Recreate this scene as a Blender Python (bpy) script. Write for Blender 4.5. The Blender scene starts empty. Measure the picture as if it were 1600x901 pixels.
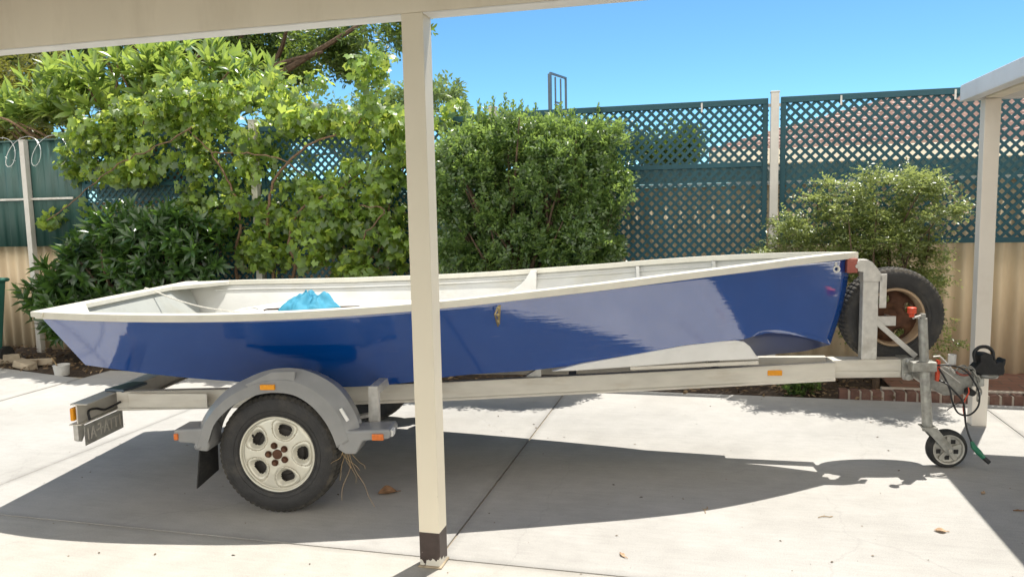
import bpy, bmesh, math, random
import numpy as np
from mathutils import Vector, Matrix, noise

rad = math.radians
random.seed(7)
RNG = np.random.default_rng(11)
SC = bpy.context.scene
COL = SC.collection

# ------------------------------------------------------------------ camera geometry (photo is 1600 x 901)
F, CX, CY, H = 1200.0, 800.0, 450.5, 1.65
PITCH, ROLL = rad(6.1), rad(-1.2)
_fw = np.array([0, math.cos(PITCH), -math.sin(PITCH)])
_r0 = np.array([1.0, 0, 0]); _u0 = np.array([0, math.sin(PITCH), math.cos(PITCH)])
_rt = _r0 * math.cos(ROLL) + _u0 * math.sin(ROLL)
_up = -_r0 * math.sin(ROLL) + _u0 * math.cos(ROLL)
CAM = np.array([0, 0, H])

def ray(x, y):
    return _rt * (x - CX) / F - _up * (y - CY) / F + _fw

class Frame:
    """a local frame: origin on the ground and a yaw about z"""
    def __init__(s, ox, oy, yaw):
        s.o = np.array([ox, oy]); s.yaw = yaw
        s.a = np.array([math.cos(yaw), math.sin(yaw)]); s.b = np.array([-math.sin(yaw), math.cos(yaw)])
    def world(s, a, b, z):
        p = s.o + a * s.a + b * s.b
        return np.array([p[0], p[1], z])
    def at_b(s, x, y, b):                 # where the sight line of a photo point meets the upright plane b
        d = ray(x, y); k = (b - (CAM[:2] - s.o) @ s.b) / (d[:2] @ s.b); p = CAM + k * d
        return np.array([(p[:2] - s.o) @ s.a, b, p[2]])
    def on_line(s, x, y, A, B):           # ... or an upright plane through two local points
        A = np.array(A, float); B = np.array(B, float); u = (B - A) / np.linalg.norm(B - A)
        uw = u[0] * s.a + u[1] * s.b; n = np.array([-uw[1], uw[0]])
        Aw = s.o + A[0] * s.a + A[1] * s.b
        d = ray(x, y); k = ((Aw - CAM[:2]) @ n) / (d[:2] @ n); p = CAM + k * d; q = p[:2] - s.o
        return np.array([q @ s.a, q @ s.b, p[2]])
    def at_z(s, x, y, z=0.0):
        d = ray(x, y); k = (z - H) / d[2]; p = CAM + k * d; q = p[:2] - s.o
        return np.array([q @ s.a, q @ s.b, z])

TR = Frame(-1.21, 5.05, rad(-5))          # trailer and boat
GR = Frame(-0.41, 3.43, rad(-14.5))       # house grid: carport, slabs, fence
V_FENCE = 4.47
V_LAT = 4.30

# ------------------------------------------------------------------ materials
def nodes_of(m):
    m.use_nodes = True
    nt = m.node_tree
    return nt, nt.nodes, nt.links, nt.nodes['Principled BSDF']

def mat(name, col, rough=0.5, metal=0.0, var=0.12, scale=6.0, bump=0.0, bscale=80.0, spec=0.5, dirt=None, dscale=2.5, damt=0.5, stretch=None, coat=0.0):
    m = bpy.data.materials.new(name); nt, N, L, P = nodes_of(m)
    P.inputs['Roughness'].default_value = rough; P.inputs['Metallic'].default_value = metal
    P.inputs['Specular IOR Level'].default_value = spec
    if coat:
        P.inputs['Coat Weight'].default_value = coat; P.inputs['Coat Roughness'].default_value = 0.08
    tc = N.new('ShaderNodeTexCoord'); mp = N.new('ShaderNodeMapping')
    if stretch: mp.inputs['Scale'].default_value = stretch
    L.new(tc.outputs['Object'], mp.inputs['Vector'])
    nz = N.new('ShaderNodeTexNoise'); nz.inputs['Scale'].default_value = scale; nz.inputs['Detail'].default_value = 6
    L.new(mp.outputs['Vector'], nz.inputs['Vector'])
    rp = N.new('ShaderNodeValToRGB')
    c = np.array(col)
    rp.color_ramp.elements[0].position = 0.3; rp.color_ramp.elements[1].position = 0.7
    rp.color_ramp.elements[0].color = (*np.clip(c * (1 - var), 0, 1), 1)
    rp.color_ramp.elements[1].color = (*np.clip(c * (1 + var), 0, 1), 1)
    L.new(nz.outputs['Fac'], rp.inputs['Fac'])
    out = rp.outputs['Color']
    if dirt is not None:
        n2 = N.new('ShaderNodeTexNoise'); n2.inputs['Scale'].default_value = dscale; n2.inputs['Detail'].default_value = 8; n2.inputs['Roughness'].default_value = 0.65
        L.new(mp.outputs['Vector'], n2.inputs['Vector'])
        r2 = N.new('ShaderNodeMapRange'); r2.inputs['From Min'].default_value = 0.52; r2.inputs['From Max'].default_value = 0.72
        r2.inputs['To Max'].default_value = damt
        L.new(n2.outputs['Fac'], r2.inputs['Value'])
        mx = N.new('ShaderNodeMix'); mx.data_type = 'RGBA'
        L.new(r2.outputs['Result'], mx.inputs['Factor']); L.new(out, mx.inputs['A']); mx.inputs['B'].default_value = (*dirt, 1)
        out = mx.outputs['Result']
    L.new(out, P.inputs['Base Color'])
    if bump:
        n3 = N.new('ShaderNodeTexNoise'); n3.inputs['Scale'].default_value = bscale; n3.inputs['Detail'].default_value = 4
        L.new(mp.outputs['Vector'], n3.inputs['Vector'])
        b = N.new('ShaderNodeBump'); b.inputs['Strength'].default_value = bump; b.inputs['Distance'].default_value = 0.01
        L.new(n3.outputs['Fac'], b.inputs['Height']); L.new(b.outputs['Normal'], P.inputs['Normal'])
    return m

def leaf_mat(name, dark, light, trans, tfac=0.42, rough=0.42, spec=0.45):
    m = bpy.data.materials.new(name); nt, N, L, P = nodes_of(m)
    at = N.new('ShaderNodeAttribute'); at.attribute_name = 'tone'
    rp = N.new('ShaderNodeValToRGB')
    rp.color_ramp.elements[0].color = (*dark, 1); rp.color_ramp.elements[1].color = (*light, 1)
    L.new(at.outputs['Fac'], rp.inputs['Fac'])
    # veins / mottling inside a leaf
    tc = N.new('ShaderNodeTexCoord'); nz = N.new('ShaderNodeTexNoise'); nz.inputs['Scale'].default_value = 60
    L.new(tc.outputs['Object'], nz.inputs['Vector'])
    mr = N.new('ShaderNodeMapRange'); mr.inputs['To Min'].default_value = 0.75; mr.inputs['To Max'].default_value = 1.2
    L.new(nz.outputs['Fac'], mr.inputs['Value'])
    mu = N.new('ShaderNodeVectorMath'); mu.operation = 'MULTIPLY'
    L.new(rp.outputs['Color'], mu.inputs[0]); L.new(mr.outputs['Result'], mu.inputs[1])
    L.new(mu.outputs['Vector'], P.inputs['Base Color'])
    P.inputs['Roughness'].default_value = rough; P.inputs['Specular IOR Level'].default_value = spec
    t = N.new('ShaderNodeBsdfTranslucent')
    r2 = N.new('ShaderNodeValToRGB'); tr = np.array(trans)
    r2.color_ramp.elements[0].color = (*(tr * 0.55), 1); r2.color_ramp.elements[1].color = (*tr, 1)
    L.new(at.outputs['Fac'], r2.inputs['Fac']); L.new(r2.outputs['Color'], t.inputs['Color'])
    ms = N.new('ShaderNodeMixShader'); ms.inputs['Fac'].default_value = tfac
    L.new(P.outputs['BSDF'], ms.inputs[1]); L.new(t.outputs['BSDF'], ms.inputs[2])
    L.new(ms.outputs['Shader'], N['Material Output'].inputs['Surface'])
    return m

def concrete_mat(name, c0, c1, c2):
    m = bpy.data.materials.new(name); nt, N, L, P = nodes_of(m)
    tc = N.new('ShaderNodeTexCoord')
    def nz(scale, detail, rough=0.6, vec=None):
        n = N.new('ShaderNodeTexNoise'); n.inputs['Scale'].default_value = scale; n.inputs['Detail'].default_value = detail; n.inputs['Roughness'].default_value = rough
        L.new(vec or tc.outputs['Object'], n.inputs['Vector']); return n
    big = nz(0.9, 7, 0.62); mid = nz(7, 8, 0.7); fine = nz(160, 3)
    mp = N.new('ShaderNodeMapping'); mp.inputs['Scale'].default_value = (3.0, 26, 1); mp.inputs['Rotation'].default_value = (0, 0, rad(12))
    L.new(tc.outputs['Object'], mp.inputs['Vector']); broom = nz(1.6, 6, 0.65, mp.outputs['Vector'])
    rp = N.new('ShaderNodeValToRGB'); e = rp.color_ramp.elements
    e[0].position = 0.32; e[0].color = (*c0, 1); e[1].position = 0.66; e[1].color = (*c2, 1)
    x = rp.color_ramp.elements.new(0.5); x.color = (*c1, 1)
    L.new(big.outputs['Fac'], rp.inputs['Fac'])
    def mul(a, f, lo, hi, fmin=0.3, fmax=0.7):
        r = N.new('ShaderNodeMapRange'); r.inputs['From Min'].default_value = fmin; r.inputs['From Max'].default_value = fmax
        r.inputs['To Min'].default_value = lo; r.inputs['To Max'].default_value = hi
        L.new(f, r.inputs['Value'])
        v = N.new('ShaderNodeVectorMath'); v.operation = 'MULTIPLY'; L.new(a, v.inputs[0]); L.new(r.outputs['Result'], v.inputs[1]); return v.outputs['Vector']
    c = mul(rp.outputs['Color'], mid.outputs['Fac'], 0.93, 1.05)
    c = mul(c, fine.outputs['Fac'], 0.86, 1.1)
    c = mul(c, broom.outputs['Fac'], 0.94, 1.04)
    vo = N.new('ShaderNodeTexVoronoi'); vo.inputs['Scale'].default_value = 23; L.new(tc.outputs['Object'], vo.inputs['Vector'])
    c = mul(c, vo.outputs['Distance'], 0.72, 1.0, 0.0, 0.09)
    st = nz(2.3, 5, 0.5); c = mul(c, st.outputs['Fac'], 1.0, 0.92, 0.58, 0.72)
    sp = N.new('ShaderNodeSeparateXYZ'); wv = N.new('ShaderNodeVectorMath'); wn = nz(5, 4); wv.operation = 'MULTIPLY_ADD'; wv.inputs[1].default_value = (.05, .05, 0)
    L.new(wn.outputs['Color'], wv.inputs[0]); L.new(tc.outputs['Object'], wv.inputs[2]); L.new(wv.outputs['Vector'], sp.inputs['Vector'])
    for axis, pos in (('X', .045), ('X', -2.975), ('X', 3.385), ('X', -4.925), ('Y', .09)):      # grime collects along the joints
        a = N.new('ShaderNodeMath'); a.operation = 'SUBTRACT'; a.inputs[1].default_value = pos; L.new(sp.outputs[axis], a.inputs[0])
        b_ = N.new('ShaderNodeMath'); b_.operation = 'ABSOLUTE'; L.new(a.outputs['Value'], b_.inputs[0]); c = mul(c, b_.outputs['Value'], .80, 1.0, 0.0, .055)
    cv = N.new('ShaderNodeTexVoronoi'); cv.feature = 'DISTANCE_TO_EDGE'; cv.inputs['Scale'].default_value = .42
    w2 = N.new('ShaderNodeVectorMath'); w2.operation = 'MULTIPLY_ADD'; w2.inputs[1].default_value = (.35, .35, 0); wn2 = nz(2.2, 6, .6)
    L.new(wn2.outputs['Color'], w2.inputs[0]); L.new(tc.outputs['Object'], w2.inputs[2]); L.new(w2.outputs['Vector'], cv.inputs['Vector'])
    c = mul(c, cv.outputs['Distance'], .91, 1.0, 0.0, .0030)
    # dark tyre and drip marks
    m5 = N.new('ShaderNodeMapping'); m5.inputs['Scale'].default_value = (.5, 3.2, 1); L.new(tc.outputs['Object'], m5.inputs['Vector']); tm = nz(1.1, 5, .55, m5.outputs['Vector']); c = mul(c, tm.outputs['Fac'], 1.0, .95, .55, .70)
    L.new(c, P.inputs['Base Color']); P.inputs['Roughness'].default_value = 0.85; P.inputs['Specular IOR Level'].default_value = 0.25
    b = N.new('ShaderNodeBump'); b.inputs['Strength'].default_value = 0.25; b.inputs['Distance'].default_value = 0.004
    add = N.new('ShaderNodeMath'); L.new(fine.outputs['Fac'], add.inputs[0]); L.new(mid.outputs['Fac'], add.inputs[1])
    L.new(add.outputs['Value'], b.inputs['Height']); L.new(b.outputs['Normal'], P.inputs['Normal'])
    return m

M = {}
M['concrete'] = concrete_mat('pale_concrete', (.385, .37, .345), (.43, .415, .39), (.46, .445, .42))
M['concrete2'] = concrete_mat('carport_concrete', (.41, .385, .345), (.45, .43, .39), (.48, .455, .415))
M['joint'] = mat('joint_sand', (.33, .27, .19), .9, var=.35, scale=20)
M['soil'] = mat('dark_soil', (.055, .038, .027), .95, var=.5, scale=14, bump=.9, bscale=40, dirt=(.16, .12, .08), dscale=30, damt=.7)
M['ground'] = mat('dry_ground', (.16, .13, .09), .95, var=.3, scale=1)
M['cream'] = mat('cream_paint', (.75, .685, .555), .55, var=.05, scale=3, bump=.06, bscale=30, dirt=(.52, .45, .34), dscale=4, damt=.35, stretch=(1, 1, .25))
M['white'] = mat('white_paint', (.74, .73, .70), .5, var=.05, scale=8, dirt=(.55, .52, .45), dscale=5, damt=.3)
M['inside'] = mat('white_boat_paint', (.56, .56, .53), .55, var=.05, scale=7, dirt=(.46, .40, .25), dscale=3, damt=.35, bump=.1, bscale=40)
M['gunwale'] = mat('off_white_rail', (.70, .67, .58), .45, var=.05, scale=9, dirt=(.5, .45, .36), dscale=8, damt=.3)
M['fascia'] = mat('white_fascia', (.70, .70, .70), .45, var=.04, scale=4, dirt=(.55, .5, .45), dscale=5, damt=.25)
M['galv'] = mat('galvanised_steel', (.58, .56, .52), .42, metal=.35, var=.15, scale=25, dirt=(.33, .29, .23), dscale=9, damt=.5)
M['frame'] = mat('trailer_frame_grey', (.62, .585, .51), .48, metal=.12, var=.08, scale=12, dirt=(.45, .38, .28), dscale=7, damt=.5, stretch=(.5, 1, 2))
M['oldgalv'] = mat('weathered_galvanised_tube', (.36, .355, .325), .45, metal=.5, var=.25, scale=30, dirt=(.22, .20, .16), dscale=14, damt=.6)
M['darkrub'] = mat('black_rubber', (.022, .022, .022), .75, var=.3, scale=20, dirt=(.09, .075, .055), dscale=10, damt=.5)
M['tyre'] = mat('tyre_rubber', (.028, .027, .027), .65, var=.25, scale=18, dirt=(.11, .095, .075), dscale=5, damt=.55, bump=.2, bscale=120)
M['tread'] = mat('dusty_tread', (.05, .046, .04), .85, var=.4, scale=25, dirt=(.15, .125, .09), dscale=9, damt=.7, bump=.4, bscale=90)
M['rim'] = mat('alloy_rim', (.68, .655, .56), .34, metal=.3, var=.06, scale=15, dirt=(.38, .31, .2), dscale=6, damt=.5)
M['rust'] = mat('rusty_steel', (.10, .045, .025), .8, metal=.2, var=.5, scale=14, dirt=(.22, .11, .05), dscale=8, damt=.7, bump=.3)
M['rimlip'] = mat('tan_rim_lip', (.42, .30, .19), .55, var=.2, scale=10, dirt=(.2, .1, .05), dscale=6, damt=.7)
M['guard'] = mat('grey_mudguard_plastic', (.26, .262, .262), .27, var=.07, scale=9, dirt=(.32, .29, .25), dscale=4, damt=.4, bump=.06, bscale=200)
M['amber'] = mat('amber_lens', (.75, .30, .012), .25, var=.1, scale=80)
M['orange'] = mat('orange_red_lens', (.62, .16, .03), .3, var=.15, scale=70)
M['redrub'] = mat('faded_red_rubber', (.33, .095, .07), .65, var=.12, scale=20, dirt=(.5, .22, .17), dscale=14, damt=.5)
M['red'] = mat('red_plastic', (.62, .07, .025), .4, var=.1, scale=30)
M['black'] = mat('black_plastic', (.012, .012, .013), .45, var=.2, scale=20)
M['cover'] = mat('torn_black_vinyl', (.010, .010, .011), .6, var=.3, scale=15, bump=.5, bscale=30)
M['plate'] = mat('plate_back', (.46, .445, .40), .5, metal=.35, var=.12, scale=20, dirt=(.22, .19, .15), dscale=12, damt=.6)
M['green'] = mat('green_plug', (.015, .16, .085), .4, var=.15, scale=40)
M['lattice'] = mat('green_lattice_plastic', (.017, .072, .094), .5, var=.15, scale=5, dirt=(.02, .075, .09), dscale=6, damt=.4, spec=.35)
M['greensheet'] = mat('green_sheet', (.030, .085, .075), .45, var=.12, scale=3, dirt=(.06, .11, .1), dscale=2, damt=.4, stretch=(1, 1, .3))
M['beige'] = mat('beige_fibre_cement', (.70, .565, .385), .75, var=.07, scale=4, dirt=(.45, .33, .20), dscale=1.6, damt=.5, stretch=(1.5, 1, .4))
M['palegreen'] = mat('faded_green_board', (.22, .31, .29), .6, var=.12, scale=4)
M['post'] = mat('grey_post_paint', (.58, .56, .52), .5, var=.08, scale=10, dirt=(.3, .27, .23), dscale=5, damt=.4)
M['bark'] = mat('bark', (.10, .066, .042), .9, var=.45, scale=18, bump=.8, bscale=40)
M['vinewood'] = mat('vine_wood', (.16, .10, .06), .9, var=.4, scale=25, bump=.6, bscale=60)
M['brick'] = mat('red_brick', (.13, .065, .048), .85, var=.35, scale=9, dirt=(.24, .16, .12), dscale=14, damt=.6, bump=.4, bscale=60)
M['mortar'] = mat('mortar', (.42, .36, .30), .9, var=.12, scale=20)
M['stone'] = mat('broken_paver', (.40, .33, .24), .9, var=.25, scale=9, bump=.5, bscale=30)
M['tile'] = mat('terracotta_roof_tiles', (.40, .29, .26), .75, var=.25, scale=5)
M['wallcream'] = mat('cream_house_wall', (.84, .79, .66), .8, var=.05, scale=3)
M['deadleaf'] = mat('dead_leaf', (.24, .13, .065), .8, var=.4, scale=30)
M['paleleaf'] = mat('pale_dead_leaf', (.48, .33, .21), .8, var=.3, scale=30)
M['straw'] = mat('dry_stalks', (.36, .25, .13), .9, var=.3, scale=30)
M['rope'] = mat('white_rope', (.62, .60, .54), .9, var=.2, scale=90)
M['bin'] = mat('green_bin_plastic', (.03, .13, .10), .5, var=.1, scale=5)
M['tub'] = mat('white_tub_plastic', (.58, .57, .54), .5, var=.1, scale=12, dirt=(.3, .25, .18), dscale=10, damt=.6)
M['steel'] = mat('dark_blue_steel', (.10, .13, .16), .4, metal=.4, var=.1, scale=10)
M['brass'] = mat('tarnished_brass', (.45, .36, .20), .35, metal=.8, var=.25, scale=40)
M['wire'] = mat('barbed_wire', (.55, .56, .55), .35, metal=.7, var=.1, scale=40)
M['houseshade'] = mat('render_wall', (.55, .48, .38), .8, var=.05, scale=2)

def hull_mat():
    m = bpy.data.materials.new('gloss_navy_hull'); nt, N, L, P = nodes_of(m)
    tc = N.new('ShaderNodeTexCoord')
    n1 = N.new('ShaderNodeTexNoise'); n1.inputs['Scale'].default_value = 3; n1.inputs['Detail'].default_value = 5
    L.new(tc.outputs['Object'], n1.inputs['Vector'])
    rp = N.new('ShaderNodeValToRGB'); rp.color_ramp.elements[0].color = (.0002, .056, .28, 1); rp.color_ramp.elements[1].color = (.0004, .072, .35, 1)
    L.new(n1.outputs['Fac'], rp.inputs['Fac'])
    # small scuffs
    mp = N.new('ShaderNodeMapping'); mp.inputs['Scale'].default_value = (5, 5, 22); mp.inputs['Rotation'].default_value = (0, rad(8), 0)
    L.new(tc.outputs['Object'], mp.inputs['Vector'])
    n2 = N.new('ShaderNodeTexNoise'); n2.inputs['Scale'].default_value = 3.2; n2.inputs['Detail'].default_value = 9; n2.inputs['Roughness'].default_value = .72
    L.new(mp.outputs['Vector'], n2.inputs['Vector'])
    mr = N.new('ShaderNodeMapRange'); mr.inputs['From Min'].default_value = .66; mr.inputs['From Max'].default_value = .78; mr.inputs['To Max'].default_value = .55
    L.new(n2.outputs['Fac'], mr.inputs['Value'])
    mx = N.new('ShaderNodeMix'); mx.data_type = 'RGBA'; mx.inputs['B'].default_value = (.10, .14, .27, 1)
    L.new(mr.outputs['Result'], mx.inputs['Factor']); L.new(rp.outputs['Color'], mx.inputs['A']); L.new(mx.outputs['Result'], P.inputs['Base Color'])
    ms_ = N.new('ShaderNodeMapping'); ms_.inputs['Scale'].default_value = (1.2, 1.2, 60); ms_.inputs['Rotation'].default_value = (0, rad(-5), 0); L.new(tc.outputs['Object'], ms_.inputs['Vector'])
    ns = N.new('ShaderNodeTexNoise'); ns.inputs['Scale'].default_value = 3; ns.inputs['Detail'].default_value = 4; L.new(ms_.outputs['Vector'], ns.inputs['Vector'])
    rs = N.new('ShaderNodeMapRange'); rs.inputs['From Min'].default_value = .72; rs.inputs['From Max'].default_value = .78; rs.inputs['To Max'].default_value = .6; L.new(ns.outputs['Fac'], rs.inputs['Value'])
    mz = N.new('ShaderNodeMix'); mz.data_type = 'RGBA'; mz.inputs['B'].default_value = (.22, .26, .38, 1); L.new(rs.outputs['Result'], mz.inputs['Factor']); L.new(mx.outputs['Result'], mz.inputs['A']); L.new(mz.outputs['Result'], P.inputs['Base Color'])
    P.inputs['Roughness'].default_value = .03
    P.inputs['IOR'].default_value = HULL_IOR
    # fine brush streaks in the gloss
    m2 = N.new('ShaderNodeMapping'); m2.inputs['Scale'].default_value = (26, 26, 3.0); L.new(tc.outputs['Object'], m2.inputs['Vector'])
    n3 = N.new('ShaderNodeTexNoise'); n3.inputs['Scale'].default_value = 1.6; n3.inputs['Detail'].default_value = 3; L.new(m2.outputs['Vector'], n3.inputs['Vector'])
    m3 = N.new('ShaderNodeMapping'); m3.inputs['Scale'].default_value = (3, 3, 40); L.new(tc.outputs['Object'], m3.inputs['Vector'])
    n4 = N.new('ShaderNodeTexNoise'); n4.inputs['Scale'].default_value = 1.6; n4.inputs['Detail'].default_value = 3; L.new(m3.outputs['Vector'], n4.inputs['Vector'])
    ad = N.new('ShaderNodeMath'); L.new(n3.outputs['Fac'], ad.inputs[0]); L.new(n4.outputs['Fac'], ad.inputs[1])
    b = N.new('ShaderNodeBump'); b.inputs['Strength'].default_value = .11; b.inputs['Distance'].default_value = .004
    L.new(ad.outputs['Value'], b.inputs['Height']); L.new(b.outputs['Normal'], P.inputs['Normal'])
    return m
HULL_IOR = 2.75
M['hull'] = hull_mat()

M['hullbottom'] = mat('matt_navy_bottom_shade', (.0015, .016, .09), .38, var=.2, scale=5)  # hull blue made darker and matt: its shaded reflection put into colour

def post_mat():
    """cream above, flaking brown skirting paint on the lowest 17 cm"""
    m = bpy.data.materials.new('cream_post_with_flaking_brown_foot'); nt, N, L, P = nodes_of(m)
    tc = N.new('ShaderNodeTexCoord'); sp = N.new('ShaderNodeSeparateXYZ'); L.new(tc.outputs['Object'], sp.inputs['Vector'])
    n1 = N.new('ShaderNodeTexNoise'); n1.inputs['Scale'].default_value = 4; n1.inputs['Detail'].default_value = 5; L.new(tc.outputs['Object'], n1.inputs['Vector'])
    rp = N.new('ShaderNodeValToRGB'); rp.color_ramp.elements[0].color = (.70, .635, .50, 1); rp.color_ramp.elements[1].color = (.77, .70, .565, 1); L.new(n1.outputs['Fac'], rp.inputs['Fac'])
    n2 = N.new('ShaderNodeTexNoise'); n2.inputs['Scale'].default_value = 26; n2.inputs['Detail'].default_value = 5; L.new(tc.outputs['Object'], n2.inputs['Vector'])
    # flake = noise + height term
    ma = N.new('ShaderNodeMapRange'); ma.inputs['From Min'].default_value = 0.01; ma.inputs['From Max'].default_value = .085; ma.inputs['To Min'].default_value = .17; ma.inputs['To Max'].default_value = -.16
    L.new(sp.outputs['Z'], ma.inputs['Value'])
    ad = N.new('ShaderNodeMath'); L.new(n2.outputs['Fac'], ad.inputs[0]); L.new(ma.outputs['Result'], ad.inputs[1])
    gt = N.new('ShaderNodeMath'); gt.operation = 'GREATER_THAN'; gt.inputs[1].default_value = .57; L.new(ad.outputs['Value'], gt.inputs[0])
    n3 = N.new('ShaderNodeTexNoise'); n3.inputs['Scale'].default_value = 30; L.new(tc.outputs['Object'], n3.inputs['Vector'])
    r3 = N.new('ShaderNodeValToRGB'); r3.color_ramp.elements[0].color = (.035, .024, .02, 1); r3.color_ramp.elements[1].color = (.075, .052, .045, 1); L.new(n3.outputs['Fac'], r3.inputs['Fac'])
    m1 = N.new('ShaderNodeMix'); m1.data_type = 'RGBA'; L.new(gt.outputs['Value'], m1.inputs['Factor']); L.new(r3.outputs['Color'], m1.inputs['A']); m1.inputs['B'].default_value = (.6, .57, .5, 1)
    lt = N.new('ShaderNodeMath'); lt.operation = 'LESS_THAN'; lt.inputs[1].default_value = .168; L.new(sp.outputs['Z'], lt.inputs[0])
    m2 = N.new('ShaderNodeMix'); m2.data_type = 'RGBA'; L.new(lt.outputs['Value'], m2.inputs['Factor']); L.new(rp.outputs['Color'], m2.inputs['A']); L.new(m1.outputs['Result'], m2.inputs['B'])
    # chips
    n5 = N.new('ShaderNodeTexNoise'); n5.inputs['Scale'].default_value = 17; n5.inputs['Detail'].default_value = 2; L.new(tc.outputs['Object'], n5.inputs['Vector'])
    g5 = N.new('ShaderNodeMath'); g5.operation = 'GREATER_THAN'; g5.inputs[1].default_value = .765; L.new(n5.outputs['Fac'], g5.inputs[0])
    m5 = N.new('ShaderNodeMix'); m5.data_type = 'RGBA'; L.new(g5.outputs['Value'], m5.inputs['Factor']); L.new(m2.outputs['Result'], m5.inputs['A']); m5.inputs['B'].default_value = (.25, .19, .13, 1)
    L.new(m5.outputs['Result'], P.inputs['Base Color']); P.inputs['Roughness'].default_value = .5
    return m
M['carpost'] = post_mat()

def paver_mat():
    m = bpy.data.materials.new('red_brick_paving'); nt, N, L, P = nodes_of(m)
    tc = N.new('ShaderNodeTexCoord'); br = N.new('ShaderNodeTexBrick'); L.new(tc.outputs['Object'], br.inputs['Vector'])
    br.inputs['Scale'].default_value = 1; br.inputs['Brick Width'].default_value = .23; br.inputs['Row Height'].default_value = .115; br.inputs['Mortar Size'].default_value = .006
    br.inputs['Color1'].default_value = (.21, .10, .07, 1); br.inputs['Color2'].default_value = (.27, .15, .11, 1); br.inputs['Mortar'].default_value = (.12, .09, .07, 1)
    L.new(br.outputs['Color'], P.inputs['Base Color']); P.inputs['Roughness'].default_value = .9
    return m
M['paver'] = paver_mat()

L_VINE = leaf_mat('grapevine_leaf', (.030, .085, .018), (.26, .41, .075), (.84, .98, .16), .52, .40, 1.0)
L_LONG = leaf_mat('long_leaf', (.035, .095, .020), (.20, .31, .07), (.66, .84, .15), .40, .30, 1.0)
L_DARK = leaf_mat('dark_glossy_leaf', (.020, .055, .018), (.065, .14, .034), (.22, .40, .05), .30, .32, 1.0)
L_HEDGE = leaf_mat('hedge_leaf', (.032, .085, .030), (.17, .26, .085), (.46, .64, .13), .42, .32, 1.0)
L_FINE = leaf_mat('fine_leaf', (.045, .095, .035), (.27, .32, .11), (.56, .64, .18), .44, .34, 1.0)
L_TREE = leaf_mat('tree_leaf', (.022, .055, .016), (.08, .13, .03), (.30, .42, .07), .40, .38)
L_GREY = leaf_mat('grey_green_leaf', (.07, .12, .05), (.18, .25, .10), (.40, .54, .16), .4, .42)

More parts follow.
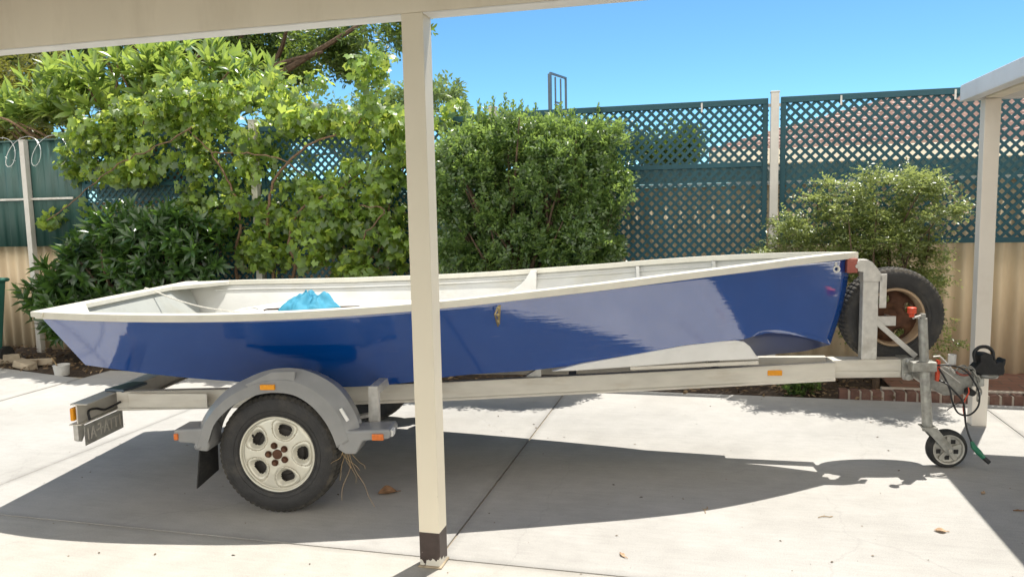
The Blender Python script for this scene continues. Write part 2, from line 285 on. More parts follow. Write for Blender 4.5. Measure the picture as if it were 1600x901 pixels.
# ------------------------------------------------------------------ mesh helpers
class MB:
    def __init__(s): s.v = []; s.f = []; s.mi = []
    def add(s, vs, fs, mi=0):
        o = len(s.v); s.v.extend([tuple(map(float, p)) for p in vs]); s.f.extend([tuple(o + i for i in f) for f in fs]); s.mi.extend([mi] * len(fs)); return s
    def box(s, lo, hi, mi=0):
        x0, y0, z0 = lo; x1, y1, z1 = hi
        return s.add([(x0, y0, z0), (x1, y0, z0), (x1, y1, z0), (x0, y1, z0), (x0, y0, z1), (x1, y0, z1), (x1, y1, z1), (x0, y1, z1)],
                     [(3, 2, 1, 0), (4, 5, 6, 7), (0, 1, 5, 4), (1, 2, 6, 5), (2, 3, 7, 6), (3, 0, 4, 7)], mi)
    def bar(s, a, b, w, h, upv=(0, 0, 1), mi=0):      # rectangular bar from a to b, w sideways, h along up
        a = Vector(a); b = Vector(b); d = (b - a).normalized(); u = Vector(upv); sd = d.cross(u).normalized(); u = sd.cross(d).normalized()
        vs = []
        for p in (a, b):
            for (i, j) in ((-1, -1), (1, -1), (1, 1), (-1, 1)): vs.append(p + sd * (i * w / 2) + u * (j * h / 2))
        return s.add(vs, [(3, 2, 1, 0), (4, 5, 6, 7), (0, 1, 5, 4), (1, 2, 6, 5), (2, 3, 7, 6), (3, 0, 4, 7)], mi)
    def tube(s, pts, r, seg=8, mi=0, cap=True):
        P = [Vector(p) for p in pts]; n = len(P)
        R = r if hasattr(r, '__len__') else [r] * n
        t0 = (P[1] - P[0]).normalized(); u = t0.orthogonal().normalized(); vs = []; fs = []
        for i in range(n):
            t = (P[min(i + 1, n - 1)] - P[max(i - 1, 0)])
            t = t.normalized() if t.length > 1e-9 else t0
            u = (u - t * u.dot(t)); u = u.normalized() if u.length > 1e-6 else t.orthogonal().normalized(); w = t.cross(u)
            for k in range(seg):
                a = 2 * math.pi * k / seg; vs.append(P[i] + (u * math.cos(a) + w * math.sin(a)) * R[i])
        for i in range(n - 1):
            for k in range(seg):
                k2 = (k + 1) % seg; fs.append((i * seg + k, i * seg + k2, (i + 1) * seg + k2, (i + 1) * seg + k))
        if cap: fs.append(tuple(range(seg - 1, -1, -1))); fs.append(tuple((n - 1) * seg + k for k in range(seg)))
        return s.add(vs, fs, mi)
    def lathe(s, prof, c, axis='y', seg=64, mi=0, closed=False, rfun=None):  # prof: (offset along axis, radius)
        vs = []; fs = []; n = len(prof); c = Vector(c)
        for i, (o, r) in enumerate(prof):
            for k in range(seg):
                a = 2 * math.pi * k / seg; rr = rfun(i, k, r) if rfun else r
                q = (rr * math.cos(a), o, rr * math.sin(a)) if axis == 'y' else ((rr * math.cos(a), rr * math.sin(a), o) if axis == 'z' else (o, rr * math.cos(a), rr * math.sin(a)))
                vs.append(c + Vector(q))
        m = n if closed else n - 1
        for i in range(m):
            j = (i + 1) % n
            for k in range(seg):
                k2 = (k + 1) % seg; fs.append((i * seg + k, j * seg + k, j * seg + k2, i * seg + k2))
        return s.add(vs, fs, mi)
    def prism(s, poly, ext, mi=0):           # polygon of 3-D points extruded by a vector
        e = Vector(ext); n = len(poly); P = [Vector(p) for p in poly]
        vs = P + [p + e for p in P]
        fs = [tuple(range(n)), tuple(range(2 * n - 1, n - 1, -1))] + [(i, i + n, (i + 1) % n + n, (i + 1) % n) for i in range(n)]
        return s.add(vs, fs, mi)
    def loft(s, rows, mi=0, wrap=False):
        n = len(rows[0]); vs = [p for r in rows for p in r]; fs = []
        for i in range(len(rows) - 1):
            for k in range(n if wrap else n - 1):
                k2 = (k + 1) % n; fs.append((i * n + k, i * n + k2, (i + 1) * n + k2, (i + 1) * n + k))
        return s.add(vs, fs, mi)
    def build(s, name, mats, parent=None, smooth=False, bevel=0, angle=35, bseg=2, fix=True):
        me = bpy.data.meshes.new(name); me.from_pydata(s.v, [], s.f)
        if not isinstance(mats, (list, tuple)): mats = [mats]
        for m in mats: me.materials.append(m)
        me.polygons.foreach_set('material_index', s.mi)
        if fix:
            bm = bmesh.new(); bm.from_mesh(me); bmesh.ops.recalc_face_normals(bm, faces=bm.faces); bm.to_mesh(me); bm.free()
        if smooth:
            me.polygons.foreach_set('use_smooth', [True] * len(me.polygons))
            me.set_sharp_from_angle(angle=rad(angle))
        o = bpy.data.objects.new(name, me); COL.objects.link(o)
        if parent: o.parent = parent
        if bevel:
            b = o.modifiers.new('bevel', 'BEVEL'); b.width = bevel; b.segments = bseg; b.limit_method = 'ANGLE'; b.angle_limit = rad(40)
        return o

def tag(o, label=None, cat=None, group=None, kind=None):
    if label: o['label'] = label
    if cat: o['category'] = cat
    if group: o['group'] = group
    if kind: o['kind'] = kind
    return o

def empty(name, loc=(0, 0, 0), rz=0, label=None, cat=None, group=None):
    o = bpy.data.objects.new(name, None); COL.objects.link(o); o.location = loc; o.rotation_euler = (0, 0, rz); o.empty_display_size = .1
    return tag(o, label, cat, group)

def root_in(frame, name, label, cat, group=None, a=0, b=0, z=0):
    p = frame.world(a, b, z)
    return empty(name, tuple(p), frame.yaw, label, cat, group)

def spline(xs, ys):
    """natural-ish cubic (Catmull-Rom on uneven knots)"""
    xs = np.array(xs, float); ys = np.array(ys, float); d = np.gradient(ys, xs)
    def f(x):
        x = np.clip(x, xs[0], xs[-1]); i = int(np.clip(np.searchsorted(xs, x) - 1, 0, len(xs) - 2)); h = xs[i + 1] - xs[i]; t = (x - xs[i]) / h
        return ((2 * t**3 - 3 * t**2 + 1) * ys[i] + (t**3 - 2 * t**2 + t) * h * d[i] + (-2 * t**3 + 3 * t**2) * ys[i + 1] + (t**3 - t**2) * h * d[i + 1])
    return f

def smooth_path(pts, n=8):
    P = np.array(pts, float); s = np.concatenate([[0], np.cumsum(np.linalg.norm(np.diff(P, axis=0), axis=1))])
    fs = [spline(s, P[:, k]) for k in range(3)]
    return [tuple(f(x) for f in fs) for x in np.linspace(0, s[-1], (len(P) - 1) * n + 1)]

# ------------------------------------------------------------------ world, sun, camera
SUN_AZ, SUN_EL = rad(37), rad(69.5)       # azimuth from +Y towards +X
w = bpy.data.worlds.new('World'); SC.world = w; w.use_nodes = True
nt = w.node_tree; bg = nt.nodes['Background']
sky = nt.nodes.new('ShaderNodeTexSky'); sky.sky_type = 'NISHITA'; sky.sun_disc = False
sky.sun_elevation = SUN_EL; sky.sun_rotation = SUN_AZ; sky.air_density = 0.65; sky.dust_density = 0.0; sky.ozone_density = 6.0
# bright broken cloud added in the unseen southern sky for fill light; north clear
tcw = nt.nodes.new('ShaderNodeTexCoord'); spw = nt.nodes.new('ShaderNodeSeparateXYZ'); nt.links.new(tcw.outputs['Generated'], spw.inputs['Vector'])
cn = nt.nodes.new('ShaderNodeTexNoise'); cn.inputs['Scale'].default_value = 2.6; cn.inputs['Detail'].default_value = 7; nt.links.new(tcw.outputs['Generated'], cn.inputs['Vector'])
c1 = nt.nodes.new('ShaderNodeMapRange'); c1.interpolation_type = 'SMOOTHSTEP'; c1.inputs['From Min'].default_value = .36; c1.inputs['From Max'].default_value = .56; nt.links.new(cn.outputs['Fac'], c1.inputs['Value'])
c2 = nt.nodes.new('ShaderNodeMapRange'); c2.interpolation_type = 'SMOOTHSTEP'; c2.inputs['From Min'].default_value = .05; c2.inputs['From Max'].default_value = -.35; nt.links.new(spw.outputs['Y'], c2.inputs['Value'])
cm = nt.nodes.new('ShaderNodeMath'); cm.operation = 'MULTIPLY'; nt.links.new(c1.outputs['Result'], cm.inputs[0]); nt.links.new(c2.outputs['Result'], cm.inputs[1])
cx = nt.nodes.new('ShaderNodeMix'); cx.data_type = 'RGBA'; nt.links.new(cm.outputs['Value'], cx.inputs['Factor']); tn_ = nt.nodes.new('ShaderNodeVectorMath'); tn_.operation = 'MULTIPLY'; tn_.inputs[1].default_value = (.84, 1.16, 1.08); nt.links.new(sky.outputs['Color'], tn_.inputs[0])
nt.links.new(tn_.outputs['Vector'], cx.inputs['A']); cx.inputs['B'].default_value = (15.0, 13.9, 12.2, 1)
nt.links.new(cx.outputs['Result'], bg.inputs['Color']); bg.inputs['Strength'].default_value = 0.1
sl = bpy.data.lights.new('sun', 'SUN'); sl.energy = 3.7; sl.angle = rad(.53); sl.color = (1, .955, .87)
so = bpy.data.objects.new('sun', sl); COL.objects.link(so)
sd = Vector((math.sin(SUN_AZ) * math.cos(SUN_EL), math.cos(SUN_AZ) * math.cos(SUN_EL), math.sin(SUN_EL)))
so.rotation_euler = sd.to_track_quat('Z', 'Y').to_euler(); so.location = (4, 8, 12)
cd = bpy.data.cameras.new('camera'); co = bpy.data.objects.new('camera', cd); COL.objects.link(co)
cd.sensor_width = 36; cd.lens = 36 * F / 1600; cd.clip_end = 2000; cd.clip_start = .05
mw = Matrix(((_rt[0], _up[0], -_fw[0], 0), (_rt[1], _up[1], -_fw[1], 0), (_rt[2], _up[2], -_fw[2], H), (0, 0, 0, 1)))
co.matrix_world = mw; SC.camera = co
SC.view_settings.view_transform = 'Standard'; SC.view_settings.look = 'None'; SC.view_settings.gamma = 1; SC.view_settings.exposure = 0.86
SC.view_settings.use_curve_mapping = False
SC.cycles.max_bounces = 8; SC.cycles.diffuse_bounces = 5; SC.cycles.glossy_bounces = 4; SC.cycles.transmission_bounces = 4; SC.cycles.transparent_max_bounces = 8
SC.cycles.caustics_reflective = False; SC.cycles.caustics_refractive = False
SC.cycles.use_denoising = True

# ================================================================== SETTING
def struct(o): o['kind'] = 'structure'; return o
g = MB().add([(-300, -300, -.09), (300, -300, -.09), (300, 300, -.09), (-300, 300, -.09)], [(0, 1, 2, 3)]).build('ground', M['ground']); struct(g)

def slab(mb, poly, top=0.0, th=.07):
    mb.prism([(p[0], p[1], top) for p in poly], (0, 0, -th))
def gobj(o):                               # put a mesh made in grid coordinates into place
    o.location = (GR.o[0], GR.o[1], 0); o.rotation_euler = (0, 0, GR.yaw); return o

g2 = .005
mb = MB()
VB = 3.52
slab(mb, [(-12, .069), (-4.95 - .012, .069), (-4.95 - .012, 3.13), (-8, 3.82), (-12, 4.3)])
slab(mb, [(-4.95 + .012, .069), (-3.0 - .002, .069), (-3.0 - .002, VB), (-4.95 + .012, VB)])
slab(mb, [(-3.0 + .002, .069), (.02 - g2, .069), (.02 - g2, VB), (-3.0 + .002, VB)])
slab(mb, [(.02 + g2, .069), (3.36 - g2 * .6, .069), (3.36 - g2 * .6, VB), (.02 + g2, VB)])
slab(mb, [(3.36 + g2 * .6, .069), (14, .069), (14, VB), (3.36 + g2 * .6, VB)])
struct(gobj(mb.build('driveway', M['concrete'], bevel=.004)))
mb = MB(); slab(mb, [(-12, -9), (14, -9), (14, .061), (-12, .061)]); struct(gobj(mb.build('carport_floor', M['concrete2'], bevel=.004)))
mb = MB().add([(-12, -9, -.011), (14, -9, -.011), (14, 3.515, -.011), (-12, 3.1, -.011)], [(0, 1, 2, 3)]); struct(gobj(mb.build('joint_filler_ground', M['joint'])))
# garden bed: uneven soil sheet
mb = MB(); nx, ny = 160, 16; rows = []
for j in range(ny):
    r = []
    for i in range(nx):
        u = -10 + 12.9 * i / (nx - 1); vv = (VB - .02 if u > -4.95 else VB - .45 + 0 * u); v = vv + (4.5 - vv) * j / (ny - 1)
        z = -.03 + .03 * noise.noise((u * 3, v * 3, 0)) + .02 * noise.noise((u * 11, v * 11, 3)) + .04 * min(1, (v - VB) / .6)
        if v < VB + .05: z = min(z, -.012)
        r.append((u, v, z))
    rows.append(r)
struct(gobj(mb.loft(rows).build('garden_bed_soil', M['soil'], smooth=True)))
# brick kerb: soldier bricks with mortar, paving behind
KU0, KU1 = 2.30, 7.5
mb = MB(); mb.box((KU0 + .02, VB + .012, -.05), (KU1, VB + .085, .066), 1); u = KU0 + .01; k = 0
while u < KU1 - .1:
    jj = random.uniform(-.004, .004); ww = random.uniform(.066, .072)
    mb.box((u, VB + .005 + jj, -.04), (u + ww, VB + .098 + jj, .074 + random.uniform(-.004, .004)), 0); u += .086; k += 1
mb.box((KU0 + .35, VB + .099, -.04), (KU1, VB + .15, .084), 1)
struct(gobj(mb.build('brick_kerb', [M['brick'], M['mortar']], bevel=.004)))
mb = MB().add([(2.75, VB + .09, .058), (7.5, VB + .09, .058), (7.5, 4.5, .062), (2.75, 4.5, .062)], [(0, 1, 2, 3)]); struct(gobj(mb.build('brick_path', M['paver'])))

# ================================================================== FENCE
def corrugated(u0, u1, z0, z1, v, pitch, amp, n_per=10, sharp=False):
    n = int((u1 - u0) / pitch * n_per); a = []; b = []
    for i in range(n + 1):
        u = u0 + (u1 - u0) * i / n; ph = (u / pitch) % 1
        if sharp: d = amp * (1 if .1 < ph < .4 else (-1 if ph > .5 else (1 - abs(ph - .45) / .05 * 1 if ph >= .4 else ph / .1 * 2 - 1)))
        else: d = amp * math.sin(2 * math.pi * ph)
        a.append((u, v + d, z0)); b.append((u, v + d, z1))
    return MB().loft([a, b])

def solid(o, t):
    s = o.modifiers.new('thick', 'SOLIDIFY'); s.thickness = t; s.offset = 0; return o

fr = root_in(GR, 'corrugated_fence', 'long beige corrugated fibre cement boundary fence behind the boat', 'fence')
solid(corrugated(-10, 9, -.03, 1.8, V_FENCE, .146, .022).build('sheeting', M['beige'], fr, smooth=True, angle=80), .007)
MB().box((-5.8, V_FENCE - .03, 1.803), (9, V_FENCE + .03, 1.83)).build('capping', M['white'], fr, bevel=.004)
MB().box((-5.8, V_FENCE - .010, 1.833), (9, V_FENCE + .006, 1.985)).build('green_extension_board', M['palegreen'], fr)

# left green sheeting with its rail
fr = root_in(GR, 'green_sheet_screen', 'dark green corrugated sheet screen on top of the fence beside the coiled wire', 'screen')
solid(corrugated(-10, -5.86, 1.29, 2.53, V_LAT, .19, .010, 14, True).build('sheeting', M['greensheet'], fr, smooth=True, angle=20), .004)
MB().box((-10, V_LAT - .045, 1.84), (-5.95, V_LAT - .018, 1.866)).build('rail', M['galv'], fr, bevel=.003)
MB().box((-10, V_LAT - .02, 2.531), (-5.86, V_LAT + .02, 2.55)).build('capping', M['greensheet'], fr)

def lattice(mb, u0, u1, z0, z1, v):
    sp = .0445; wd = .0262
    for sgn, off in ((1, -.003), (-1, .003)):
        step = sp * 2; c = (u0 - (z1 - z0)) - step * 1
        k0 = math.floor(((u0 - z1) if sgn > 0 else (u0 + z0)) / step) - 1; k1 = math.ceil(((u1 - z0) if sgn > 0 else (u1 + z1)) / step) + 1
        for k in range(k0, k1):
            c = k * step                       # sgn>0: u - z = c ; sgn<0: u + z = c
            def uz(z): return c + z if sgn > 0 else c - z
            zs = sorted([z0, z1]); 
            # clip centre line to rectangle
            if sgn > 0: za, zb = max(z0, u0 - c), min(z1, u1 - c)
            else: za, zb = max(z0, c - u1), min(z1, c - u0)
            if zb - za < .01: continue
            ja, jb = random.uniform(-.003, .003), random.uniform(-.003, .003); mb.bar((uz(za) + ja, v + off, za), (uz(zb) + jb, v + off + random.uniform(-.0008, .0008), zb), .0055, wd * random.uniform(.94, 1.06), (1, 0, 0) if False else (1 if sgn < 0 else -1, 0, 1))

def lattice_panel(u0, u1, z0, z1, label, midrail=True, split=None):
    r = root_in(GR, 'lattice_screen', label, 'lattice screen', 'green lattice screens along the fence')
    mb = MB(); lattice(mb, u0, u1, z0 + .01, z1 - .03, V_LAT); mb.build('lattice', M['lattice'], r, fix=False)
    MB().box((u0, V_LAT - .022, z1 - .055), (u1, V_LAT + .018, z1)).build('top_rail', M['lattice'], r, bevel=.003)
    MB().box((u0, V_LAT - .02, z0), (u1, V_LAT + .018, z0 + .045)).build('bottom_rail', M['lattice'], r, bevel=.003)
    if midrail:
        MB().box((u0 + .046, V_LAT - .024, 1.965), (u1 - .046, V_LAT + .02, 2.01)).build('middle_rail', M['lattice'], r, bevel=.003)
    for a, b in ((u0, u0 + .045), (u1 - .045, u1)):
        MB().box((a, V_LAT - .021, z0 + .046), (b, V_LAT + .019, z1 - .056)).build('side_rail', M['lattice'], r, bevel=.003)
    n = max(2, int((u1 - u0) / .9))
    for i in range(n):
        u = u0 + (i + .5) * (u1 - u0) / n + .05
        MB().box((u - .008, V_LAT - .0265, z1 - .10), (u + .008, V_LAT - .0225, z1 - .015)).build('clip', M['galv'], r)
    return r
lattice_panel(1.875, 4.62, 1.25, 2.585, 'green lattice screen beside the right patio post, with beige fence showing below its bottom rail', False)
lattice_panel(4.71, 7.4, 1.25, 2.585, 'green lattice screen running on behind the patio, last on the right', False)
lattice_panel(-.79, 1.765, .75, 2.58, 'green lattice screen with middle rail between dense round bush and grey fence post')
lattice_panel(-3.475, -.88, .55, 2.56, 'green lattice screen half hidden by grapevine behind the stern seat, left of the carport post', False)
lattice_panel(-5.83, -3.585, .5, 2.56, 'green lattice screen under the vine beside the dark glossy shrub')

def fence_post(u, label, h=2.62, w=.072):
    r = root_in(GR, 'fence_post', label, 'fence post', 'grey posts of the fence', u, V_LAT - .045)
    MB().box((-w / 2, -w / 2, -.05), (w / 2, w / 2, h)).build('shaft', M['post'], r, bevel=.004)
    MB().box((-w / 2 - .004, -w / 2 - .004, h), (w / 2 + .004, w / 2 + .004, h + .014)).build('cap', M['post'], r, bevel=.003)
    for z in (2.50, 1.93):
        MB().box((-w / 2 - .05, -w / 2 + .075, z), (w / 2 + .05, -w / 2 + .079, z + .03)).build('bracket', M['galv'], r)
fence_post(1.82, 'grey steel fence post between two open lattice screens above the boat bow')
fence_post(4.665, 'grey fence post behind the right patio roof')
fence_post(-.835, 'grey fence post hidden inside the dense round bush')
fence_post(-3.53, 'grey fence post wrapped in grapevine leaves')
fence_post(float(GR.at_b(43, 300, V_LAT - .045)[0]), 'slim grey post standing before the dark green sheets at far left', 2.53, .068)

# coil of barbed wire above the left sheets
pts = []; n = 420
for i in range(n):
    t = i / (n - 1); u = -9.4 + 3.5 * t; a = t * 2 * math.pi * 9.5
    pts.append((u + .10 * math.sin(a) , V_LAT - .17 + .07 * math.sin(a * 1.0 + 1), 2.40 + .175 * math.cos(a)))
mb = MB().tube(pts, .0035, 5)
for i in range(4, n - 3, 5):
    p = Vector(pts[i]); d = Vector((random.uniform(-1, 1), random.uniform(-1, 1), random.uniform(-1, 1))).normalized() * .018
    mb.tube([p - d, p + d], .0025, 4)
o = gobj(mb.build('barbed_wire_coil', M['wire'], smooth=True)); tag(o, 'loose coil of barbed wire along the top of the dark green sheets', 'wire coil')

# ================================================================== CARPORT, PATIO, HOUSES
cp = root_in(GR, 'carport', 'cream carport with a square post and flaking brown paint at its foot', 'carport')
ps = MB().box((-.035, -.035, 0), (.064, .067, 2.48)).build('post', M['carpost'], cp, bevel=.003)
MB().prism([(-.043, -.046, .0), (.072, -.046, .0), (.072, .075, .0), (-.043, .075, .0)], (0, 0, .010)).build('mortar_footing', M['joint'], ps, bevel=.006)
MB().box((-11, -.036, 2.4805), (2.9, .068, 2.76)).build('beam', M['cream'], cp, bevel=.003)
MB().box((-11, -.034, 2.474), (-.037, .066, 2.4795)).box((.066, -.034, 2.474), (2.9, .066, 2.4795)).build('beam_bounce_strip', M['white'], cp)  # added pale strip: bounce light on the beam's underside put into colour
mb = corrugated(-11, 2.93, 0, 1, 0, .076, .009, 8); rf = MB()
for (x, y, z) in mb.v: rf.v.append((x, (.16 if z == 0 else -3.05), 2.79 + y + (0 if z == 0 else .08)))
rf.f = mb.f; rf.mi = mb.mi
solid(rf.build('roof_sheet', M['fascia'], cp, smooth=True, angle=80), .002)
for v in (-1.4, -2.9): MB().box((-11, v - .03, 2.66), (2.9, v + .03, 2.78)).build('purlin', M['cream'], cp)
pt = root_in(GR, 'patio_roof', 'white edged patio roof on a slim post at the right', 'patio')
A = GR.at_z(1510, 658); B = GR.at_z(1533, 658)
pu0, pv = 3.10, 2.86
M['postcream'] = mat('warm_white_post', (.76, .70, .62), .5, var=.04, scale=5, dirt=(.5, .43, .35), dscale=5, damt=.3)
MB().box((pu0, pv, 0), (pu0 + .1, pv + .1, 2.322)).build('post', M['postcream'], pt, bevel=.003)
MB().box((2.975, -6.0, 2.322), (3.06, 2.99, 2.437)).build('side_fascia', M['fascia'], pt, bevel=.006)
MB().box((3.061, 2.90, 2.324), (9, 2.988, 2.435)).build('end_fascia', M['fascia'], pt, bevel=.006)
MB().box((3.10, -6.0, 2.325), (3.20, 2.85, 2.385)).build('edge_beam', M['cream'], pt, bevel=.003)
MB().box((3.061, -6.0, 2.388), (9, 2.899, 2.41)).build('ceiling_lining', M['cream'], pt)

# neighbour's house beyond the fence
hs = root_in(GR, 'neighbour_house', 'cream house with a terracotta tiled hip roof seen through the lattice', 'house')
hu0, hu1, hv0, hv1, ez = 1.25, 12, 9.0, 16.0, 2.42
MB().box((hu0 + .45, hv0 + .45, 0), (hu1 - .45, hv1 - .45, ez)).build('wall', M['wallcream'], hs)
MB().box((hu0, hv0 - .06, ez - .22), (hu1, hv0 + .04, ez)).build('gutter', M['wallcream'], hs, bevel=.01)
rz = ez + 3.5 * math.tan(rad(17.5)); mid = (hv0 + hv1) / 2
mb = MB(); nrow = 16
def roofrow(a0, a1, b0, b1, n=60): return [tuple(np.array(a0) * (1 - i / n) + np.array(b0) * (i / n)) for i in range(n + 1)]
# tiles in real steps: each course lifted at its lower edge
front0, front1 = (hu0, hv0, ez), (hu1, hv0, ez); r0, r1 = (hu0 + 3.5, mid, rz), (hu1 - 3.5, mid, rz); b0, b1 = (hu0, hv1, ez), (hu1, hv1, ez)
def facet(p0, p1, q1, q0, courses=16):
    p0, p1, q1, q0 = [np.array(x, float) for x in (p0, p1, q1, q0)]
    nrm = np.cross(p1 - p0, q0 - p0); nrm /= np.linalg.norm(nrm)
    if nrm[2] < 0: nrm = -nrm
    for c in range(courses):
        a, b = c / courses, (c + 1) / courses
        L0, R0 = p0 + (q0 - p0) * a, p1 + (q1 - p1) * a; L1, R1 = p0 + (q0 - p0) * b, p1 + (q1 - p1) * b
        n = max(1, int(np.linalg.norm(R0 - L0) / .15)) * 2; lo = []; hi = []; lb = []
        for i in range(n + 1):
            t = i / n; w_ = .02 * (i % 2)
            lo.append(L0 + (R0 - L0) * t + nrm * (.05 + w_)); hi.append(L1 + (R1 - L1) * t + nrm * w_); lb.append(L0 + (R0 - L0) * t)
        mb.loft([lb, lo]); mb.loft([lo, hi])
facet(front0, front1, r1, r0); facet(front0, b0, r0, r0); facet(b0, b1, r1, r0, 6); facet(front1, b1, r1, r1, 6)
mb.build('roof', M['tile'], hs)

# steel frame showing above the lattice
p = Frame(0, 0, 0).at_b(859, 150, 12.0); rt = empty('backboard_frame', (p[0], p[1], 0), rad(62), 'bare dark steel backboard frame standing above the lattice', 'frame')
z0, z1 = p[2] - .30, p[2] + .33; wd = .62
MB().box((-.02, -.02, 0), (.02, .02, z1)).build('pole', M['steel'], rt)
fb = MB()
for a in (.022, wd - .025): fb.box((a, -.014, z0), (a + .03, .014, z1))
for z in (z0 - .03, z1): fb.box((.022, -.014, z), (wd + .005, .014, z + .03))
for a in (.2, .4): fb.box((a, -.01, z0), (a + .022, .01, z1 - .02))
fb.box((.2, -.012, (z0 + z1) / 2 - .1), (.42, .012, (z0 + z1) / 2 - .075))
fb.build('bracing', M['steel'], rt)

# ================================================================== BOAT
bt = root_in(TR, 'boat', 'blue hulled open wooden boat with off white gunwales resting on the trailer', 'boat')
# sheer (gunwale) and chine as functions of t
sh_t = [-1.42, -1.0, -.6, -.2, .2, .6, 1.0, 1.4, 1.8, 2.2, 2.6, 3.0, 3.33]
sh_b = [.845, .96, 1.01, 1.02, 1.005, .945, .868, .775, .675, .568, .425, .215, .012]
sh_z = [1.10, 1.10, 1.098, 1.10, 1.11, 1.125, 1.147, 1.177, 1.208, 1.243, 1.274, 1.30, 1.312]
SB, SZ = spline(sh_t, sh_b), spline(sh_t, sh_z)
ch_px = [(133.5, 569.8, .72), (227.6, 583, .70), (373, 596, .64), (573, 603, .61), (648, 596, .585), (693.6, 589, .56), (836, 577.6, .49), (908.5, 569, .45), (1000, 553, .40), (1070, 539, .355), (1157, 531, .275), (1200, 520, .20), (1250, 525, .12), (1297, 538, .004)]
ch = np.array([TR.at_b(x, y, -b) for x, y, b in ch_px])
CB, CZ = spline(ch[:, 0], -ch[:, 1]), spline(ch[:, 0], ch[:, 2])
T0s, T1s, T0c, T1c = -1.42, 3.33, ch[0, 0], ch[-1, 0]
KZ = spline([-1.2, -.5, .3, 1.2, 2.0, 2.6, 2.9, 3.1, 3.2], [.74, .655, .625, .625, .635, .655, .685, .71, .74])
NS, NR = 90, 14
def side_pt(s, r, sg):                     # s along, r 0 chine .. 1 sheer
    ts = T0s + (T1s - T0s) * s; tcn = T0c + (T1c - T0c) * s
    a = np.array([tcn, max(CB(tcn), .004), CZ(tcn)]); b = np.array([ts, max(SB(ts) - .012, .004), SZ(ts) - .012])
    p = a + (b - a) * r
    bow = max(0, (s - .8) / .2); p[0] += .02 * bow * math.sin(math.pi * r)
    p[1] += HULL_BULGE(s) * math.sin(math.pi * r) * (1 - bow**2)
    return (p[0], sg * p[1], p[2])
HULL_BULGE = lambda s: .0
def keel_pt(s):
    tcn = T0c + (T1c - T0c) * s; tk = T0c + (3.22 - T0c) * s
    return np.array([tk, 0, KZ(min(tk, 3.2))])
mb = MB(); S = [i / NS for i in range(NS + 1)]
for sg in (-1, 1):
    rows = [[side_pt(s, r / NR, sg) for s in S] for r in range(NR + 1)]
    mb.loft(rows)
    rows = []
    for q in range(7):
        row = []
        for s in S:
            a = np.array(side_pt(s, 0, sg)); k = keel_pt(s); p = a + (k - a) * (q / 6)
            p[2] -= .02 * math.sin(math.pi * q / 6) * max(0, 1 - s * 1.2)
            row.append(tuple(p))
        rows.append(row)
    mb.loft(rows, 2)
# transom (raked)
tr = [[tuple(np.array(side_pt(0, r / NR, -1)) * (1 - k / 8) + np.array(side_pt(0, r / NR, 1)) * (k / 8)) for k in range(9)] for r in range(NR + 1)]
mb.loft(tr)
a = side_pt(0, 0, -1); b = side_pt(0, 0, 1); kk = keel_pt(0); mb.add([a, tuple(kk), b], [(0, 1, 2)])
hull = mb.build('hull', [M['hull'], M['inside'], M['hullbottom'], M['inside']], bt)
bm = bmesh.new(); bm.from_mesh(hull.data); bmesh.ops.remove_doubles(bm, verts=bm.verts, dist=.0015); bmesh.ops.recalc_face_normals(bm, faces=bm.faces)
# make sure normals point outward
f0 = min(bm.faces, key=lambda f: f.calc_center_median().y)
if f0.normal.y > 0: bmesh.ops.reverse_faces(bm, faces=bm.faces)
for f in bm.faces: f.smooth = True
bm.to_mesh(hull.data); bm.free(); hull.data.set_sharp_from_angle(angle=rad(24))
for ed in hull.data.edges:                 # the chine fades out into the forefoot
    v0, v1 = hull.data.vertices[ed.vertices[0]].co, hull.data.vertices[ed.vertices[1]].co
    if min(v0.x, v1.x) > 2.70 and min(abs(v0.y), abs(v1.y)) > .02: ed.use_edge_sharp = False
sdm = hull.modifiers.new('skin', 'SOLIDIFY'); sdm.thickness = .012; sdm.offset = -1; sdm.material_offset = 1; sdm.material_offset_rim = 1

# gunwale rails: swept section on the sheer
def rail(sg):
    rows = []
    for i in range(101):
        s = i / 100; t = T0s + .0 + (T1s + .028 - T0s) * s; te = min(t, T1s); b = SB(te) if te > -1.42 else SB(-1.42); z = SZ(te)
        if t > T1s: b = 0.006
        dt = .01; tb = (SB(min(te + dt, T1s)) - SB(max(te - dt, -1.42))) / (min(te + dt, T1s) - max(te - dt, -1.42)); nn = np.array([-tb, 1.0]); nn /= np.linalg.norm(nn)
        o_, i_ = .020, .045
        if t > 3.0: i_ = .045 + .0 * t
        def P(off, dz):
            q = np.array([te + (t - te), b]) + nn * off
            return (q[0], sg * max(q[1], -.0 if off > 0 else 0.0005), z + dz)
        rows.append([P(o_, .012), P(-i_, .014), P(-i_, -.020), P(-.016, -.020), P(-.010, -.028), P(o_, -.026)])
    m = MB().loft(rows, wrap=True); m.f.append(tuple(range(6))); m.f.append(tuple(range(600, 606))); m.mi += [0, 0]
    return m.build('gunwale', M['gunwale'], bt, bevel=.003)
rail(-1); rail(1)
